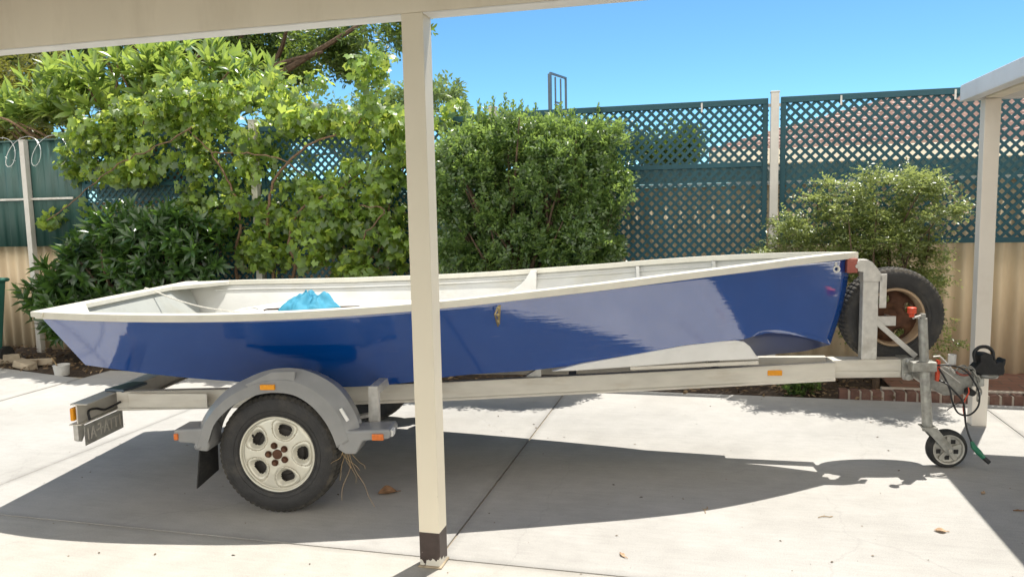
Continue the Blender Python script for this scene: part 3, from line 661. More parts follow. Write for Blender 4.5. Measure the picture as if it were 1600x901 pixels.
# transom cap and inner transom corner boards
tb_ = .845
MB().prism([(-1.45, -.866, 1.084), (-1.45, .866, 1.084), (-1.36, .90, 1.084), (-1.36, -.90, 1.084)], (0, 0, .0315)).build('transom_cap', M['gunwale'], bt, bevel=.004)
MB().prism([(-1.40, -.80, 1.083), (-1.40, -.45, 1.083), (-1.10, -.86, 1.083), (-1.1, -.93, 1.083)], (0, 0, .03)).build('corner_knee', M['gunwale'], bt, bevel=.004)
MB().prism([(-1.40, .80, 1.083), (-1.1, .93, 1.083), (-1.10, .86, 1.083), (-1.40, .45, 1.083)], (0, 0, .03)).build('corner_knee', M['gunwale'], bt, bevel=.004)
M['lining'] = mat('grey_inner_paint', (.36, .37, .345), .6, var=.06, scale=6, dirt=(.28, .25, .17), dscale=4, damt=.4)
_f = lambda z: -1.402 + (1.085 - z) * .70
MB().prism([(_f(.80) , -.66, .80), (_f(1.082), -.80, 1.082), (_f(1.082), .80, 1.082), (_f(.80), .66, .80)], (.016, 0, 0)).build('transom_lining', M['lining'], bt, bevel=.002)
# white boxed deck / seat with chamfered aft corners
zd = .955
def inner(t, z, c=.022):
    f = (z - CZ(t)) / (SZ(t) - CZ(t)); return CB(t) + (SB(t) - .012 - CB(t)) * f - c
deck = []
tl = np.linspace(-.62, 1.55, 24)
for t in tl: deck.append((t, -inner(t, zd - .03, .02), zd))
for t in tl[::-1]: deck.append((t, inner(t, zd - .03, .02), zd))
deck.append((-.80, .42, zd)); deck.append((-.80, -.42, zd))
MB().prism(deck, (0, 0, -.03)).build('seat_top', M['white'], bt, bevel=.010)
wi = inner(-.60, .79, .03)
m = MB(); top = [(-.60, -wi), (-.785, -.40), (-.785, .40), (-.60, wi)]
m.loft([[(x, y, .765) for x, y in top], [(x, y, zd - .031) for x, y in top]]); solid_seat = m.build('seat_front', M['white'], bt)
# moulded ridges and hatch on the seat box
MB().prism([(-.35, -.30, zd), (.75, -.30, zd), (.75, .62, zd), (-.35, .62, zd)], (0, 0, .014)).build('hatch', M['white'], bt, bevel=.008)
# floor
fl = []
for t in np.linspace(-1.1, 2.6, 22): fl.append((t, -inner(t, max(.76, CZ(t) + .03)), .76 if t < 2 else .76 + .1 * (t - 2)))
fr_ = [(x, -y, z) for x, y, z in fl[::-1]]
m = MB(); n = len(fl); m.add(fl + fr_, [(i, i + 1, 2 * n - 2 - i, 2 * n - 1 - i) for i in range(n - 1)]); m.build('floor_boards', M['inside'], bt)
# ribs and hanging knees along both inner sides
def knee(t, sg, w=.03, reach=.30, curved=True):
    zt = SZ(t) - .02; zb = zd + .001; pts = []
    yo = inner(t, zt, .014); pts.append((t, sg * yo, zt))
    if curved:
        for k in range(7):
            a = k / 6; y = inner(t, zt + (zb - zt) * a, .014) - (.05 + reach * a**2.2); pts.append((t, sg * y, zt + (zb - zt) * a))
    else:
        pts += [(t, sg * (yo - .035), zt), (t, sg * (inner(t, zb, .014) - .035), zb)]
    pts.append((t, sg * inner(t, zb, .014), zb))
    return MB().prism(pts, (w, 0, 0))
for sg in (-1, 1):
    kp = [TR.at_b(x, y, .69) for x, y in ((829, 423), (838, 423), (838, 452), (834, 458), (788, 461), (802, 453), (813, 445), (821, 436))]
    if sg > 0: MB().prism([(q[0], q[1], q[2]) for q in kp], (0, sg * .05, 0)).build('curved_knee', M['white'], bt, bevel=.004)
    for t in (2.05, 2.55): 
        zt = SZ(t) - .02; zb = .84; yo = inner(t, zt, .014)
        MB().prism([(t, sg * yo, zt), (t, sg * (yo - .035), zt), (t, sg * (inner(t, zb, .014) - .035), zb), (t, sg * inner(t, zb, .014), zb)], (.022, 0, 0)).build('rib', M['inside'], bt)
# inner stringer
for sg in (-1, 1):
    pts = [(t, sg * (inner(t, SZ(t) - .055, .016)), SZ(t) - .055) for t in np.linspace(-1.2, 3.0, 40)]
    MB().tube(pts, .007, 6).build('stringer', M['inside'], bt, smooth=True)
# bow eye and chain plate on the near side
def on_side(x, y):
    best = None
    for nn in np.linspace(.02, 1.02, 400):
        p = TR.at_b(x, y, -nn); t = p[0]
        if t < -1.2 or t > 3.28: continue
        f = (p[2] - CZ(t)) / (SZ(t) - CZ(t)); y_ = CB(t) + (SB(t) - .012 - CB(t)) * f
        if best is None or abs(y_ - nn) < best[0]: best = (abs(y_ - nn), p)
    return best[1]
p = on_side(1306, 420); e = MB().lathe([(-.012, .012), (-.012, .022), (.004, .024), (.006, .011)], (p[0], p[1] - .004, p[2]), 'y', 18)
p2 = on_side(1305.5, 412); e.lathe([(-.010, .001), (-.010, .009), (.004, .011)], (p2[0], p2[1], p2[2]), 'y', 10); e.build('bow_eye', M['white'], bt, smooth=True)
pa, pb = on_side(779, 476), on_side(777.5, 506)
c = MB().bar((pa[0], pa[1] - .003, pa[2]), (pb[0], pb[1] - .003, pb[2]), .026, .007, (0, 1, 0))
for k in (.15, .5, .85):
    q = pa + (pb - pa) * k; c.lathe([(-.014, .001), (-.013, .009), (-.004, .011)], (q[0], q[1], q[2]), 'y', 10)
c.tube([(pa[0] - .006, pa[1] - .012, pa[2] - .02), (pa[0] - .02, pa[1] - .02, pa[2] - .05), (pb[0] + .004, pb[1] - .014, pb[2] - .01)], .005, 6)
c.build('chain_plate', M['brass'], bt)

# things in the boat
def zdeck(x, y, z): return TR.at_z(x, y, z)
a = TR.at_z(190, 450, 1.12); 
pts = [TR.at_b(190, 452, .30)]
ra = np.array([-1.405, .28, 1.118]); rb = TR.at_z(368, 487, .96)
pth = [ra + (rb - ra) * k + np.array([0, 0, -.03 * math.sin(math.pi * k)]) for k in np.linspace(0, 1, 14)]
mb = MB().tube(pth, .0055, 6); mb.tube([ra + np.array([0, 0, .0]), ra + np.array([-.03, 0, .008]), ra + np.array([-.055, .01, -.02]), ra + np.array([-.05, .01, -.10])], .0055, 6)
tail = [rb] + [TR.at_z(x, y, .96) for x, y in ((392, 488), (405, 484), (395, 481), (380, 483))]
mb.tube(smooth_path(tail, 5), .0055, 6)
o = mb.build('mooring_rope', M['rope'], smooth=True); o.location = (*TR.o, 0); o.rotation_euler = (0, 0, TR.yaw); tag(o, 'thin white rope stretched from the transom down to the seat box', 'rope')
# blue cloth mound
c0 = TR.at_z(438, 486, zd + .014); c1 = TR.at_z(527, 481, zd + .014); cc = (c0 + c1) / 2; hw_ = np.linalg.norm(c1 - c0) / 2
mb = MB(); rows = []
for j in range(41):
    row = []
    for i in range(61):
        x = -1 + 2 * i / 60; y = -1 + 2 * j / 40; r = math.hypot(x * .97, y); ang = math.atan2(y, x)
        lim = 1 + .16 * noise.noise((math.cos(ang) * 1.7, math.sin(ang) * 1.7, 5)) + .07 * math.sin(ang * 7 + 1)
        xx, yy = x * lim, y * lim
        h = max(0, 1 - (r / 1.0)**1.7) if r < 1 else 0
        crest = max(0, 1 - abs(x + .05) * 1.15) * max(0, 1 - abs(y) * .9)
        fold = noise.noise((x * 2.6, y * 2.6, 9)) + .9 * abs(noise.noise((x * 5 + 4, y * 2.5, 2))) + .35 * math.sin(ang * 7 + 3 * r) + .6 * abs(noise.noise((x * 3 + y * 2, y * 3 - x * 2, 6)))
        z = .098 * max(0, 1 - r**2.3)**.8 * (1 + .10 * x * (1 - abs(x))) + .042 * h**.6 * (fold - .45)
        sc = 1 if r < 1 else 1 / r
        row.append((cc[0] + xx * sc * hw_, cc[1] + .02 + yy * sc * .22, zd + .018 + max(z, .002)))
    rows.append(row)
M['cloth'] = mat('light_blue_cloth', (.045, .27, .40), .8, var=.08, scale=30)
o = mb.loft(rows).build('blue_cloth', M['cloth'], smooth=True, angle=60); o.location = (*TR.o, 0); o.rotation_euler = (0, 0, TR.yaw); solid(o, .003)
tag(o, 'crumpled light blue cloth heaped on the white seat box', 'cloth')
a = TR.at_z(418, 483, zd + .022); b = TR.at_z(562, 478, zd + .022)
mb = MB().tube([tuple(a + (b - a) * k) for k in np.linspace(0, 1, 6)], [.007, .008, .008, .007, .006, .004], 8); mb.tube([tuple(a), tuple(a + np.array([-.006, -.01, .0])), tuple(a + np.array([-.004, -.05, 0]))], .006, 6)
o = mb.build('dark_stick', M['bark'], smooth=True); o.location = (*TR.o, 0); o.rotation_euler = (0, 0, TR.yaw); tag(o, 'thin dark hooked stick lying under the blue cloth', 'stick')

# ================================================================== TRAILER
tl_ = root_in(TR, 'boat_trailer', 'grey metal boat trailer with alloy wheels and a jockey wheel', 'trailer')
RA, RB = (-1.14, -.605), (3.648, -.035)
def railz(t): return float(np.interp(t, [-1.2, .4, 2.0, 3.65], [.478, .470, .505, .545]))
def main_rail(sg):
    r1 = []; ts = [-1.13, -.5, .1, .8, 1.4, 2.0, 2.65, 3.22]
    for t in ts:
        n_ = RA[1] + (RB[1] - RA[1]) * (t - RA[0]) / (RB[0] - RA[0]); z = railz(t)
        # C section: web + lips (outer face has a rolled lip near the bottom)
        prof = [(n_ - .028, z), (n_ - .028, z + .012), (n_ - .020, z + .020), (n_ - .020, z + .112), (n_ - .026, z + .113), (n_ - .026, z + .117), (n_ + .024, z + .117), (n_ + .024, z)]
        r1.append([(t, -sg * p[0] if sg > 0 else p[0], p[1]) for p in prof])
    m = MB().loft(r1, wrap=True); m.f.append(tuple(range(8))); m.f.append(tuple(range(8 * (len(ts) - 1), 8 * len(ts)))); m.mi += [0, 0]
    return m.build('side_rail', M['frame'], tl_, bevel=.002)
main_rail(-1); main_rail(1)
# rear sleeve on the near rail
z = railz(-.8)
MB().box((-1.05, -.636, z + .024), (-.56, -.6265, z + .108)).build('rail_sleeve', M['frame'], tl_, bevel=.002).rotation_euler = (0, 0, 0)
# drawbar box
dz = .545
MB().prism([(3.215, -.062, dz - .003), (3.66, -.056, dz), (3.66, .056, dz), (3.215, .062, dz - .003)], (0, 0, .113)).build('drawbar', M['frame'], tl_, bevel=.004)
MB().box((3.23, -.068, dz + .012), (3.62, -.0605, dz + .04)).build('drawbar_flange', M['frame'], tl_, bevel=.002)
# crossmember: angle section, with amber end light
x0 = -1.215
m = MB(); m.box((x0 - .004, -.875, .468), (x0 + .005, .875, .578)); m.box((x0 - .03, -.885, .579), (x0 + .075, .885, .586)); m.box((x0 - .045, -.885, .460), (x0 + .03, .885, .467))
m.build('rear_crossmember', M['frame'], tl_, bevel=.0015)
for sg in (-1, 1):
    MB().box((x0 - .034, sg * .86 - .028, .486), (x0 - .012, sg * .86 + .028, .562)).build('tail_light', M['amber'], tl_, bevel=.006)
    MB().prism([(x0 + .0, sg * .845 - .03, .459), (x0 + .0, sg * .845 + .03, .459), (x0, sg * .845 + .03, .39), (x0, sg * .845, .355), (x0, sg * .845 - .03, .37)], (-.03, 0, 0)).build('lamp_bracket', M['galv'], tl_, bevel=.003)
for t_ in (-.35, .55, 1.6, 2.5):
    n_ = abs(RA[1] + (RB[1] - RA[1]) * (t_ - RA[0]) / (RB[0] - RA[0])) - .03; z = railz(t_)
    MB().box((t_ - .025, -n_, z + .03), (t_ + .025, n_, z + .10)).build('crossmember', M['frame'], tl_, bevel=.003)
    MB().lathe([(-.05, .012), (-.05, .03), (-.03, .026), (0, .020), (.03, .026), (.05, .03), (.05, .012)], (t_, 0, z + .13 if t_ < 2 else z + .12), 'y', 20).build('keel_roller', M['darkrub'], tl_, smooth=True)
# number plate hung below, seen from behind
ppx = [(145, 696), (210, 669), (207.5, 643), (137, 656)]
pl = MB().box((-1.188, -.862, .335), (-1.185, -.49, .455)).build('number_plate', M['plate'], tl_, bevel=.001)
fc = bpy.data.curves.new('plate_lettering', 'FONT'); fc.body = '1TTA·F·A1'; fc.size = .10; fc.extrude = .0035; fc.bevel_depth = .001; fc.align_x = 'CENTER'; fc.align_y = 'CENTER'; fc.space_character = .95
fc_o = bpy.data.objects.new('plate_lettering_source', fc); COL.objects.link(fc_o); bpy.context.view_layer.update()
me_ = bpy.data.meshes.new_from_object(fc_o.evaluated_get(bpy.context.evaluated_depsgraph_get())); bpy.data.objects.remove(fc_o)
# the lettering reads from behind the trailer: local x runs to -n, local y up
me_.transform(Matrix(((0, 0, -1, -1.1865), (-1, 0, 0, -.676), (0, 1, 0, .392), (0, 0, 0, 1))) @ Matrix.Diagonal((.80, 1, 1, 1)))
me_.materials.clear(); me_.materials.append(M['frame'])
fo = bpy.data.objects.new('plate_lettering', me_); COL.objects.link(fo); fo.parent = pl
for n_ in (-.845, -.507): MB().lathe([(-.004, .001), (-.004, .006), (.004, .006), (.004, .001)], (-1.1865, n_, .345), 'x', 10).build('plate_screw', M['galv'], pl)
# wiring in the crossmember and tie-down strap
cab = [(-1.19, -.80, .47), (-1.195, -.80, .52), (-1.19, -.74, .522), (-1.17, -.68, .50), (-1.14, -.64, .515), (-1.10, -.635, .535)]
MB().tube(smooth_path(cab, 5), .007, 6).build('wiring', M['black'], tl_, smooth=True)
MB().prism([(-1.22, -.60, .588), (-1.16, -.40, .588), (-1.05, -.42, .589), (-1.08, -.63, .589)], (0, 0, .018)).build('rear_pad', M['steel'], tl_, bevel=.006)
# roller bracket posts standing on the crossmember
for n_ in (-.02, .03): MB().box((-1.20, n_ - .012, .587), (-1.16, n_ + .012, .70)).build('roller_post', M['galv'], tl_, bevel=.002)
# bunk boards
def bunk(sg):
    A, B = (1.45, -.52), (2.75, -.265)
    px = [(862, 580), (908, 568), (1000, 552), (1070, 539.5), (1125, 533), (1150, 531.5), (1163, 534), (1172, 541), (1181, 554), (1187, 561), (1100, 564.5), (1000, 572), (900, 579)]
    P = [TR.on_line(x, y, A, B) for x, y in px]
    P = [(p[0], -sg * p[1] if sg > 0 else p[1], p[2]) for p in P]
    MB().prism(P, (0, -sg * .045, 0)).build('bunk_board', M['white'], tl_, bevel=.006)
    px = [(985, 573), (1185, 563.5), (1186, 569), (985, 578)]
    P = [TR.on_line(x, y, (1.45, -.525), (2.75, -.27)) for x, y in px]; P = [(p[0], -sg * p[1] if sg > 0 else p[1], p[2]) for p in P]
    MB().prism(P, (0, -sg * .03, 0)).build('bunk_bearer', M['frame'], tl_, bevel=.002)
bunk(-1); bunk(1)
p = TR.on_line(838, 586, RA, RB)
MB().prism([(p[0] - .07, p[1], p[2] - .01), (p[0] + .03, p[1], p[2] - .01), (p[0] + .03, p[1], p[2] + .055)], (0, .05, 0)).build('hull_bracket', M['galv'], tl_, bevel=.002)
p = TR.on_line(1209, 581, RA, RB)
MB().box((p[0] - .044, p[1] - .030, p[2] - .016), (p[0] + .044, p[1] - .0165, p[2] + .016)).build('side_reflector', M['amber'], tl_, bevel=.003)
# axle and springs
MB().tube([(0, -.80, .315), (0, .80, .315)], .025, 12).build('axle', M['galv'], tl_, smooth=True)
for sg in (-1, 1):
    MB().bar((-.33, sg * .56, .44), (0, sg * .56, .35), .06, .02).bar((0, sg * .56, .35), (.40, sg * .56, .44), .06, .02).build('leaf_spring', M['galv'], tl_, bevel=.003)

# wheels
RT, WT = .336, .195
def tyre_mb(R, W, rim, c, seg=96):
    h = W / 2; prof = [(-h * .72, rim - .004), (-h * .86, rim + .006), (-h * .95, rim + .03), (-h, rim + (R - rim) * .45), (-h * .985, rim + (R - rim) * .62), (-h * .93, R - .030), (-h * .90, R - .024), (-h * .84, R - .014), (-h * .76, R - .006), (-h * .40, R), (-h * .36, R - .008), (-h * .26, R - .008), (-h * .22, R + .001), (h * .22, R + .001), (h * .26, R - .008), (h * .36, R - .008), (h * .40, R), (h * .76, R - .006), (h * .84, R - .014), (h * .90, R - .024), (h * .93, R - .030), (h, rim + (R - rim) * .45), (h * .95, rim + .03), (h * .72, rim - .004)]
    def rf(i, k, r): return r - (.006 if (r > R - .03 and k % 3 == 0 and i not in (10, 11, 14, 15)) else 0)
    m = MB(); m.lathe(prof, c, 'y', seg * 2, 0, False, rf)
    # tread faces use the dusty material
    nf = seg * 2
    for i in range(len(prof) - 1):
        if 6 <= i <= 18:
            for k in range(nf): m.mi[i * nf + k] = 1
    for rr, hh in ((rim + .018, .0035), (rim + (R - rim) * .30, .002), (rim + (R - rim) * .62, .0025)):   # raised sidewall rings
        i_ = np.interp(rr, [rim + .006, rim + .03, rim + (R - rim) * .45, R - .03], [h * .86, h * .95, h, h * .93])
        for sg in (-1, 1): m.lathe([(sg * (i_ - .002), rr - .003), (sg * (i_ + hh), rr - .0012), (sg * (i_ + hh), rr + .0012), (sg * (i_ - .002), rr + .003)], c, 'y', seg)
    return m

def alloy(R, c, sg):
    """five-window alloy face; local polar grid pushed in depth, sg=-1 faces the camera"""
    m = MB(); nr, na = 44, 240; cs = [(math.cos(2 * math.pi * k / 5), math.sin(2 * math.pi * k / 5)) for k in range(5)]
    rows = []; hole = set(); groove = set()
    for i in range(nr + 1):
        r = R * i / nr; row = []
        for k in range(na):
            a = 2 * math.pi * k / na; x, y = r * math.cos(a), r * math.sin(a); rn = r / R
            d = .018 * (1 - rn**2) * 0 + np.interp(rn, [0, .12, .17, .35, .55, .80, .90, .955, 1], [.004, .004, .001, .004, .004, -.002, -.004, -.009, -.003])
            fm = 9
            for (cxx, cyy) in cs:
                X = x * cxx + y * cyy; Y = -x * cyy + y * cxx
                e = (abs((X / R - .645) / .225)**2.4 + abs(Y / R / (.265 + .26 * (X / R - .645)))**2.4)**(1 / 2.4); fm = min(fm, e)
            if fm < 1.0: d -= .026 * min(1, (1 - fm) / .40)
            if 1.12 < fm < 1.30 and rn < .93: d -= .005 * (1 - abs(fm - 1.21) / .09)
            if fm < .72: hole.add((i, k))
            elif 1.14 < fm < 1.24 and rn < .93: groove.add((i, k))
            row.append((c[0] + x, c[1] - sg * (-d) if False else c[1] + sg * d, c[2] + y))
        rows.append(row)
    m.loft(rows, wrap=True)
    kf = []; km = []
    for i in range(nr):
        for k in range(na):
            if (i, k) in hole and (i + 1, k) in hole and (i, (k + 1) % na) in hole: continue
            kf.append(m.f[i * na + k]); km.append(2 if (i, k) in groove else 0)
    m.f, m.mi = kf, km
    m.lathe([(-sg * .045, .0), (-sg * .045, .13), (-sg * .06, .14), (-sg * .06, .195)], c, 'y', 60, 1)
    # outer lip
    m.lathe([(sg * .000 - 0, R * .97), (sg * .009, R * .985), (sg * .010, R * 1.015), (sg * .002, R * 1.03), (-sg * .02, R * 1.02)], c, 'y', 96)
    return m

M['grooveshade'] = mat('rim_groove_shade', (.42, .385, .30), .6, var=.2, scale=30)  # darker tone for the groove faces: crease shade put into colour
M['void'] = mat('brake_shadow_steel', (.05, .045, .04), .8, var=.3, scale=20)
def wheel(sg):
    yc = sg * .905; root = MB(); c = (0, yc, RT)
    ty = tyre_mb(RT, WT, .203, c).build('wheel', [M['tyre'], M['tread']], tl_, smooth=True, angle=30)
    fy = yc + sg * (WT / 2 - .018)
    al = alloy(.206, (0, fy, RT), sg).build('alloy_rim', [M['rim'], M['void'], M['grooveshade']], ty, smooth=True, angle=40)
    MB().lathe([(sg * .006, .0), (sg * .007, .018), (sg * .004, .027), (-sg * .01, .028)], (0, fy + sg * .004, RT), 'y', 30).build('hub_cap', M['rust'], ty, smooth=True)
    for k in range(5):
        a = 2 * math.pi * (k + .5) / 5; x, zz = .050 * math.cos(a), .050 * math.sin(a)
        MB().lathe([(sg * .002, .019), (sg * .007, .018), (sg * .003, .012), (sg * .014, .010), (sg * .015, 0)], (x, fy + sg * .003, RT + zz), 'y', 14).build('wheel_nut', M['rust'], ty, smooth=True)
    vx, vz = TR.at_b(393, 677, yc)[0], 0
    MB().tube([(-.135, fy + sg * .0, RT + .105), (-.125, fy + sg * .012, RT + .098)], .006, 8).build('valve', M['black'], ty)
    # barrel inside
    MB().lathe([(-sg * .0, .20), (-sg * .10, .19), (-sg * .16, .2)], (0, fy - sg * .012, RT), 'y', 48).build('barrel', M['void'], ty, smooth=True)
wheel(-1); wheel(1)

# mudguards
def guard(sg):
    NY = -1.062
    lip = [(322, 699), (327, 683), (333, 665), (350, 644), (368, 630), (392, 619), (427, 612.5), (463, 618), (484, 631), (500, 647), (512, 664), (520, 680), (527, 699)]
    out = [(304, 699), (309, 680), (315, 660), (333, 631), (355, 609), (384, 592), (424, 577.5), (470, 577), (500, 588), (527, 606), (548, 634), (558, 655), (563, 676)]
    a = [TR.at_b(x, y, NY) for x, y in lip]; b = [TR.at_b(x, y, NY + .055) for x, y in out]
    def res(P, n=60):
        P = np.array(P); s = np.concatenate([[0], np.cumsum(np.linalg.norm(np.diff(P, axis=0), axis=1))]); s /= s[-1]
        return np.array([[np.interp(q, s, P[:, k]) for k in range(3)] for q in np.linspace(0, 1, n)])
    a, b = res(smooth_path(a, 6)), res(smooth_path(b, 6)); cen = np.array([0, 0, RT])
    def radial(p, dr, n_):
        d = np.array([p[0], 0, p[2] - RT]); L = np.linalg.norm(d); d /= L; q = d * (L + dr); return np.array([q[0], n_, q[2] + RT])
    rows = []
    shoulder = a * .45 + b * .55; shoulder[:, 1] = NY - .004
    sh2 = a * .30 + b * .70; sh2[:, 1] = NY + .012
    NI = -.865
    top = b.copy(); inn = np.array([radial(p, -.032, NI) for p in b])
    inn2 = np.array([radial(p, -.065, NI) for p in b]); lipin = a.copy(); lipin[:, 1] += .014
    for k in range(60):
        R_ = [lipin[k], a[k], shoulder[k], sh2[k], top[k], inn[k], inn2[k]]
        rows.append([(p[0], p[1] if sg < 0 else -p[1], p[2]) for p in R_])
    o = MB().loft(rows).build('mudguard', M['guard'], tl_, smooth=True, angle=32); solid(o, .005)
    # raised top plateau
    def Q(x, y, n_): p = TR.at_b(x, y, n_); return (p[0], p[1] if sg < 0 else -p[1], p[2])
    # front and rear steps
    def step(px_top, px_face, t0, t1, z0, z1, name='step'):
        pass
    f1 = TR.at_b(553, 676, NY); f2 = TR.at_b(611, 671, NY); f3 = TR.at_b(611, 689, NY); f4 = TR.at_b(545, 701, NY)
    poly = [(.36, f4[2] - .0), (.40, f4[2] - .028), (.46, f4[2] - .03), (.50, f3[2] + .0), (f2[0] - .01, f3[2] + .012), (f2[0], f2[2] - .02), (f2[0] - .012, f2[2] + .004), (.44, f1[2] + .012), (.40, f1[2] + .02)]
    st = MB().prism([(x, sg * 1.066, z) for x, z in poly], (0, -sg * .17, 0)).build('front_step', M['guard'], o, bevel=.012, bseg=3)
    g1 = TR.at_b(305, 697, NY); g2_ = TR.at_b(272, 671, NY); g3 = TR.at_b(275, 691, NY)
    poly = [(-.41, g3[2] - .045), (-.355, g3[2] - .05), (-.345, g3[2] - .02), (-.36, g2_[2] + .01), (g2_[0] + .0, g2_[2] + .002), (g2_[0] - .005, g2_[2] - .03), (g3[0] + .015, g3[2]), (-.425, g3[2] - .006)]
    MB().prism([(x, sg * 1.066, z) for x, z in poly], (0, -sg * .17, 0)).build('rear_step', M['guard'], o, bevel=.012, bseg=3)
    q = TR.at_b(591, 682, NY); MB().box((q[0] - .032, sg * 1.066 - .009, q[2] - .017), (q[0] + .030, sg * 1.066 + .009, q[2] + .017)).build('reflector', M['orange'], o, bevel=.004)
    q = TR.at_b(610, 677, NY); MB().box((q[0] - .006, sg * 1.02 - .03, q[2] - .022), (q[0] + .010, sg * 1.02 + .03, q[2] + .016)).build('marker_lens', M['white'], o, bevel=.005)
    q = TR.at_b(276, 681.5, NY); MB().box((q[0] - .012, sg * 1.05 - .025, q[2] - .018), (q[0] + .012, sg * 1.05 + .025, q[2] + .018)).build('reflector', M['orange'], o, bevel=.005)
    q = TR.at_b(419, 604, NY); MB().box((q[0] - .040, sg * 1.066 - .012, q[2] - .014), (q[0] + .040, sg * 1.066 + .010, q[2] + .014)).build('side_reflector', M['amber'], o, bevel=.003)
    w0, w1 = TR.at_b(533, 637, NY + .01), TR.at_b(545, 656, NY + .01)
    MB().bar((w0[0], sg * 1.062, w0[2]), (w1[0], sg * 1.066, w1[2]), .018, .012, (0, 1, 0)).build('reflective_strip', M['white'], o, bevel=.003)
    px_ = [(381, 601), (424, 581), (461, 580), (459, 602), (440, 607), (404, 611)]
    P_ = [TR.at_b(x, y, NY - .004) for x, y in px_]
    MB().prism([(q_[0], sg * 1.064, q_[2]) for q_ in P_], (0, -sg * .012, 0)).build('marker_boss', M['guard'], o, bevel=.004)
    # flap
    MB().prism([(-.405, sg * 1.03, .44), (-.405, sg * .84, .44), (-.415, sg * .83, .19), (-.44, sg * 1.035, .155)], (-.008, 0, 0)).build('mud_flap', M['darkrub'], o, bevel=.002)
    # hanger bar from the rail to the front step
    h0 = TR.at_b(582.5, 603, -.86); h1 = TR.at_b(583.5, 661, -.86)
    MB().bar((h0[0], sg * .86, h0[2]), (h1[0], sg * .86, h1[2]), .052, .008, (0, 1, 0)).bar((h0[0] + .027, sg * .84, h0[2]), (h1[0] + .027, sg * .84, h1[2]), .006, .04, (0, 1, 0)).bar((h0[0], sg * .60, h0[2] - .03), (h0[0], sg * .86, h0[2] - .03), .05, .05).build('hanger', M['galv'], o, bevel=.0015)
    return o
guard(-1); guard(1)

# winch post, snubber, brace
wp = MB().box((3.392, -.050, dz + .110), (3.487, .010, 1.185)).build('winch_post', M['galv'], tl_, bevel=.006)
px = [(1339, 409), (1345, 405.5), (1356, 405.5), (1364, 410), (1373, 421), (1379, 432), (1379, 440), (1349, 440), (1349, 425), (1341, 424)]
MB().prism([tuple(TR.at_b(x, y, -.058)) for x, y in px], (0, .075, 0)).build('snubber_arm', M['galv'], wp, bevel=.004)
MB().box((3.292, -.055, 1.198), (3.357, .055, 1.288)).build('snubber_block', M['redrub'], wp, bevel=.006)
MB().box((3.489, -.058, .98), (3.53, -.050, 1.19)).build('strap_plate', M['galv'], wp, bevel=.002)
m = MB()
for z in (1.02, 1.09, 1.15): m.lathe([(-.062, 0), (-.062, .006), (-.056, .006)], (3.51, 0, z), 'y', 8)
m.lathe([(-.010, 0), (-.010, .012), (0, .014)], (3.352, -.05, 1.24), 'y', 14)
m.build('bolts', M['galv'], wp)
MB().bar((3.47, -.045, .90), (3.72, -.045, .675), .012, .032, (0, 0, 1)).build('brace', M['galv'], tl_, bevel=.002)
# spare wheel
sw = Frame(0, 0, 0)
sc = (3.625, .125, .905)
sp_ = tyre_mb(.312, .17, .182, sc).build('spare_wheel', [M['tyre'], M['tread']], tl_, smooth=True, angle=30)
m = MB(); m.lathe([(-.075, .186), (-.083, .180), (-.080, .171), (-.06, .168), (.03, .160), (.06, .175), (.085, .186)], sc, 'y', 72); m.build('rim_lip', M['rimlip'], sp_, smooth=True)
# rusty disc with four oval windows
rows = []; NA = 160; NRr = 26; hole = {}
m = MB(); vs = []; fs = []
for i in range(NRr + 1):
    r = .045 + (.166 - .045) * i / NRr
    for k in range(NA):
        a = 2 * math.pi * k / NA; x, y = r * math.cos(a), r * math.sin(a); d = .02 * math.sin((r - .045) / .12 * math.pi) + .02
        e = min(math.hypot((x * math.cos(q) + y * math.sin(q) - .118) / .030, (-x * math.sin(q) + y * math.cos(q)) / .042) for q in [rad(25) + j * math.pi / 2 for j in range(4)])
        hole[(i, k)] = e < 1
        if 1 <= e < 1.25: d -= .012 * (1.25 - e) / .25
        vs.append((sc[0] + x, sc[1] + .02 - d, sc[2] + y))
for i in range(NRr):
    for k in range(NA):
        k2 = (k + 1) % NA
        if sum([hole[(i, k)], hole[(i + 1, k)], hole[(i, k2)], hole[(i + 1, k2)]]) < 3: fs.append((i * NA + k, i * NA + k2, (i + 1) * NA + k2, (i + 1) * NA + k))
m.add(vs, fs); m.lathe([(.0, .0), (.0, .046), (.01, .05)], sc, 'y', 40)
solid(m.build('steel_disc', M['rust'], sp_, smooth=True), .004)
MB().box((3.485, -.035, .865), (3.60, -.02, .925)).box((3.585, -.034, .872), (3.598, .12, .918)).build('spare_bracket', M['galv'], tl_, bevel=.003)

# coupling, jockey wheel, chain, leads
m = MB(); m.box((3.63, -.075, .545), (3.70, .075, .668)); m.box((3.635, -.085, .635), (3.695, -.06, .672)); m.box((3.635, -.085, .535), (3.695, -.06, .58))
for z in (.555, .648): m.lathe([(-.100, 0), (-.100, .016), (-.09, .022), (-.076, .024)], (3.665, 0, z), 'y', 16)
m.build('coupling_mount', M['oldgalv'], tl_, bevel=.005)
MB().prism([(3.70, 0, .655), (3.82, 0, .65), (3.92, 0, .60), (4.03, 0, .565), (4.07, 0, .55), (4.065, 0, .47), (4.0, 0, .43), (3.90, 0, .425), (3.80, 0, .48), (3.70, 0, .55)], (0, .09, 0)).build('coupling_body', M['oldgalv'], tl_, bevel=.010)
for v in tl_.children:
    if v.name.startswith('coupling_body'): v.location = (0, -.045, 0)
MB().lathe([(.0, 0), (.0, .042), (-.03, .048), (-.07, .05), (-.07, .04), (-.02, .03)], (4.10, 0, .555), 'z', 24).build('ball_socket', M['oldgalv'], tl_, smooth=True)
MB().lathe([(-.03, .001), (-.03, .024), (.03, .024), (.032, .001)], (3.985, .06, .635), 'z', 18).build('brake_cylinder', M['white'], tl_, smooth=True)
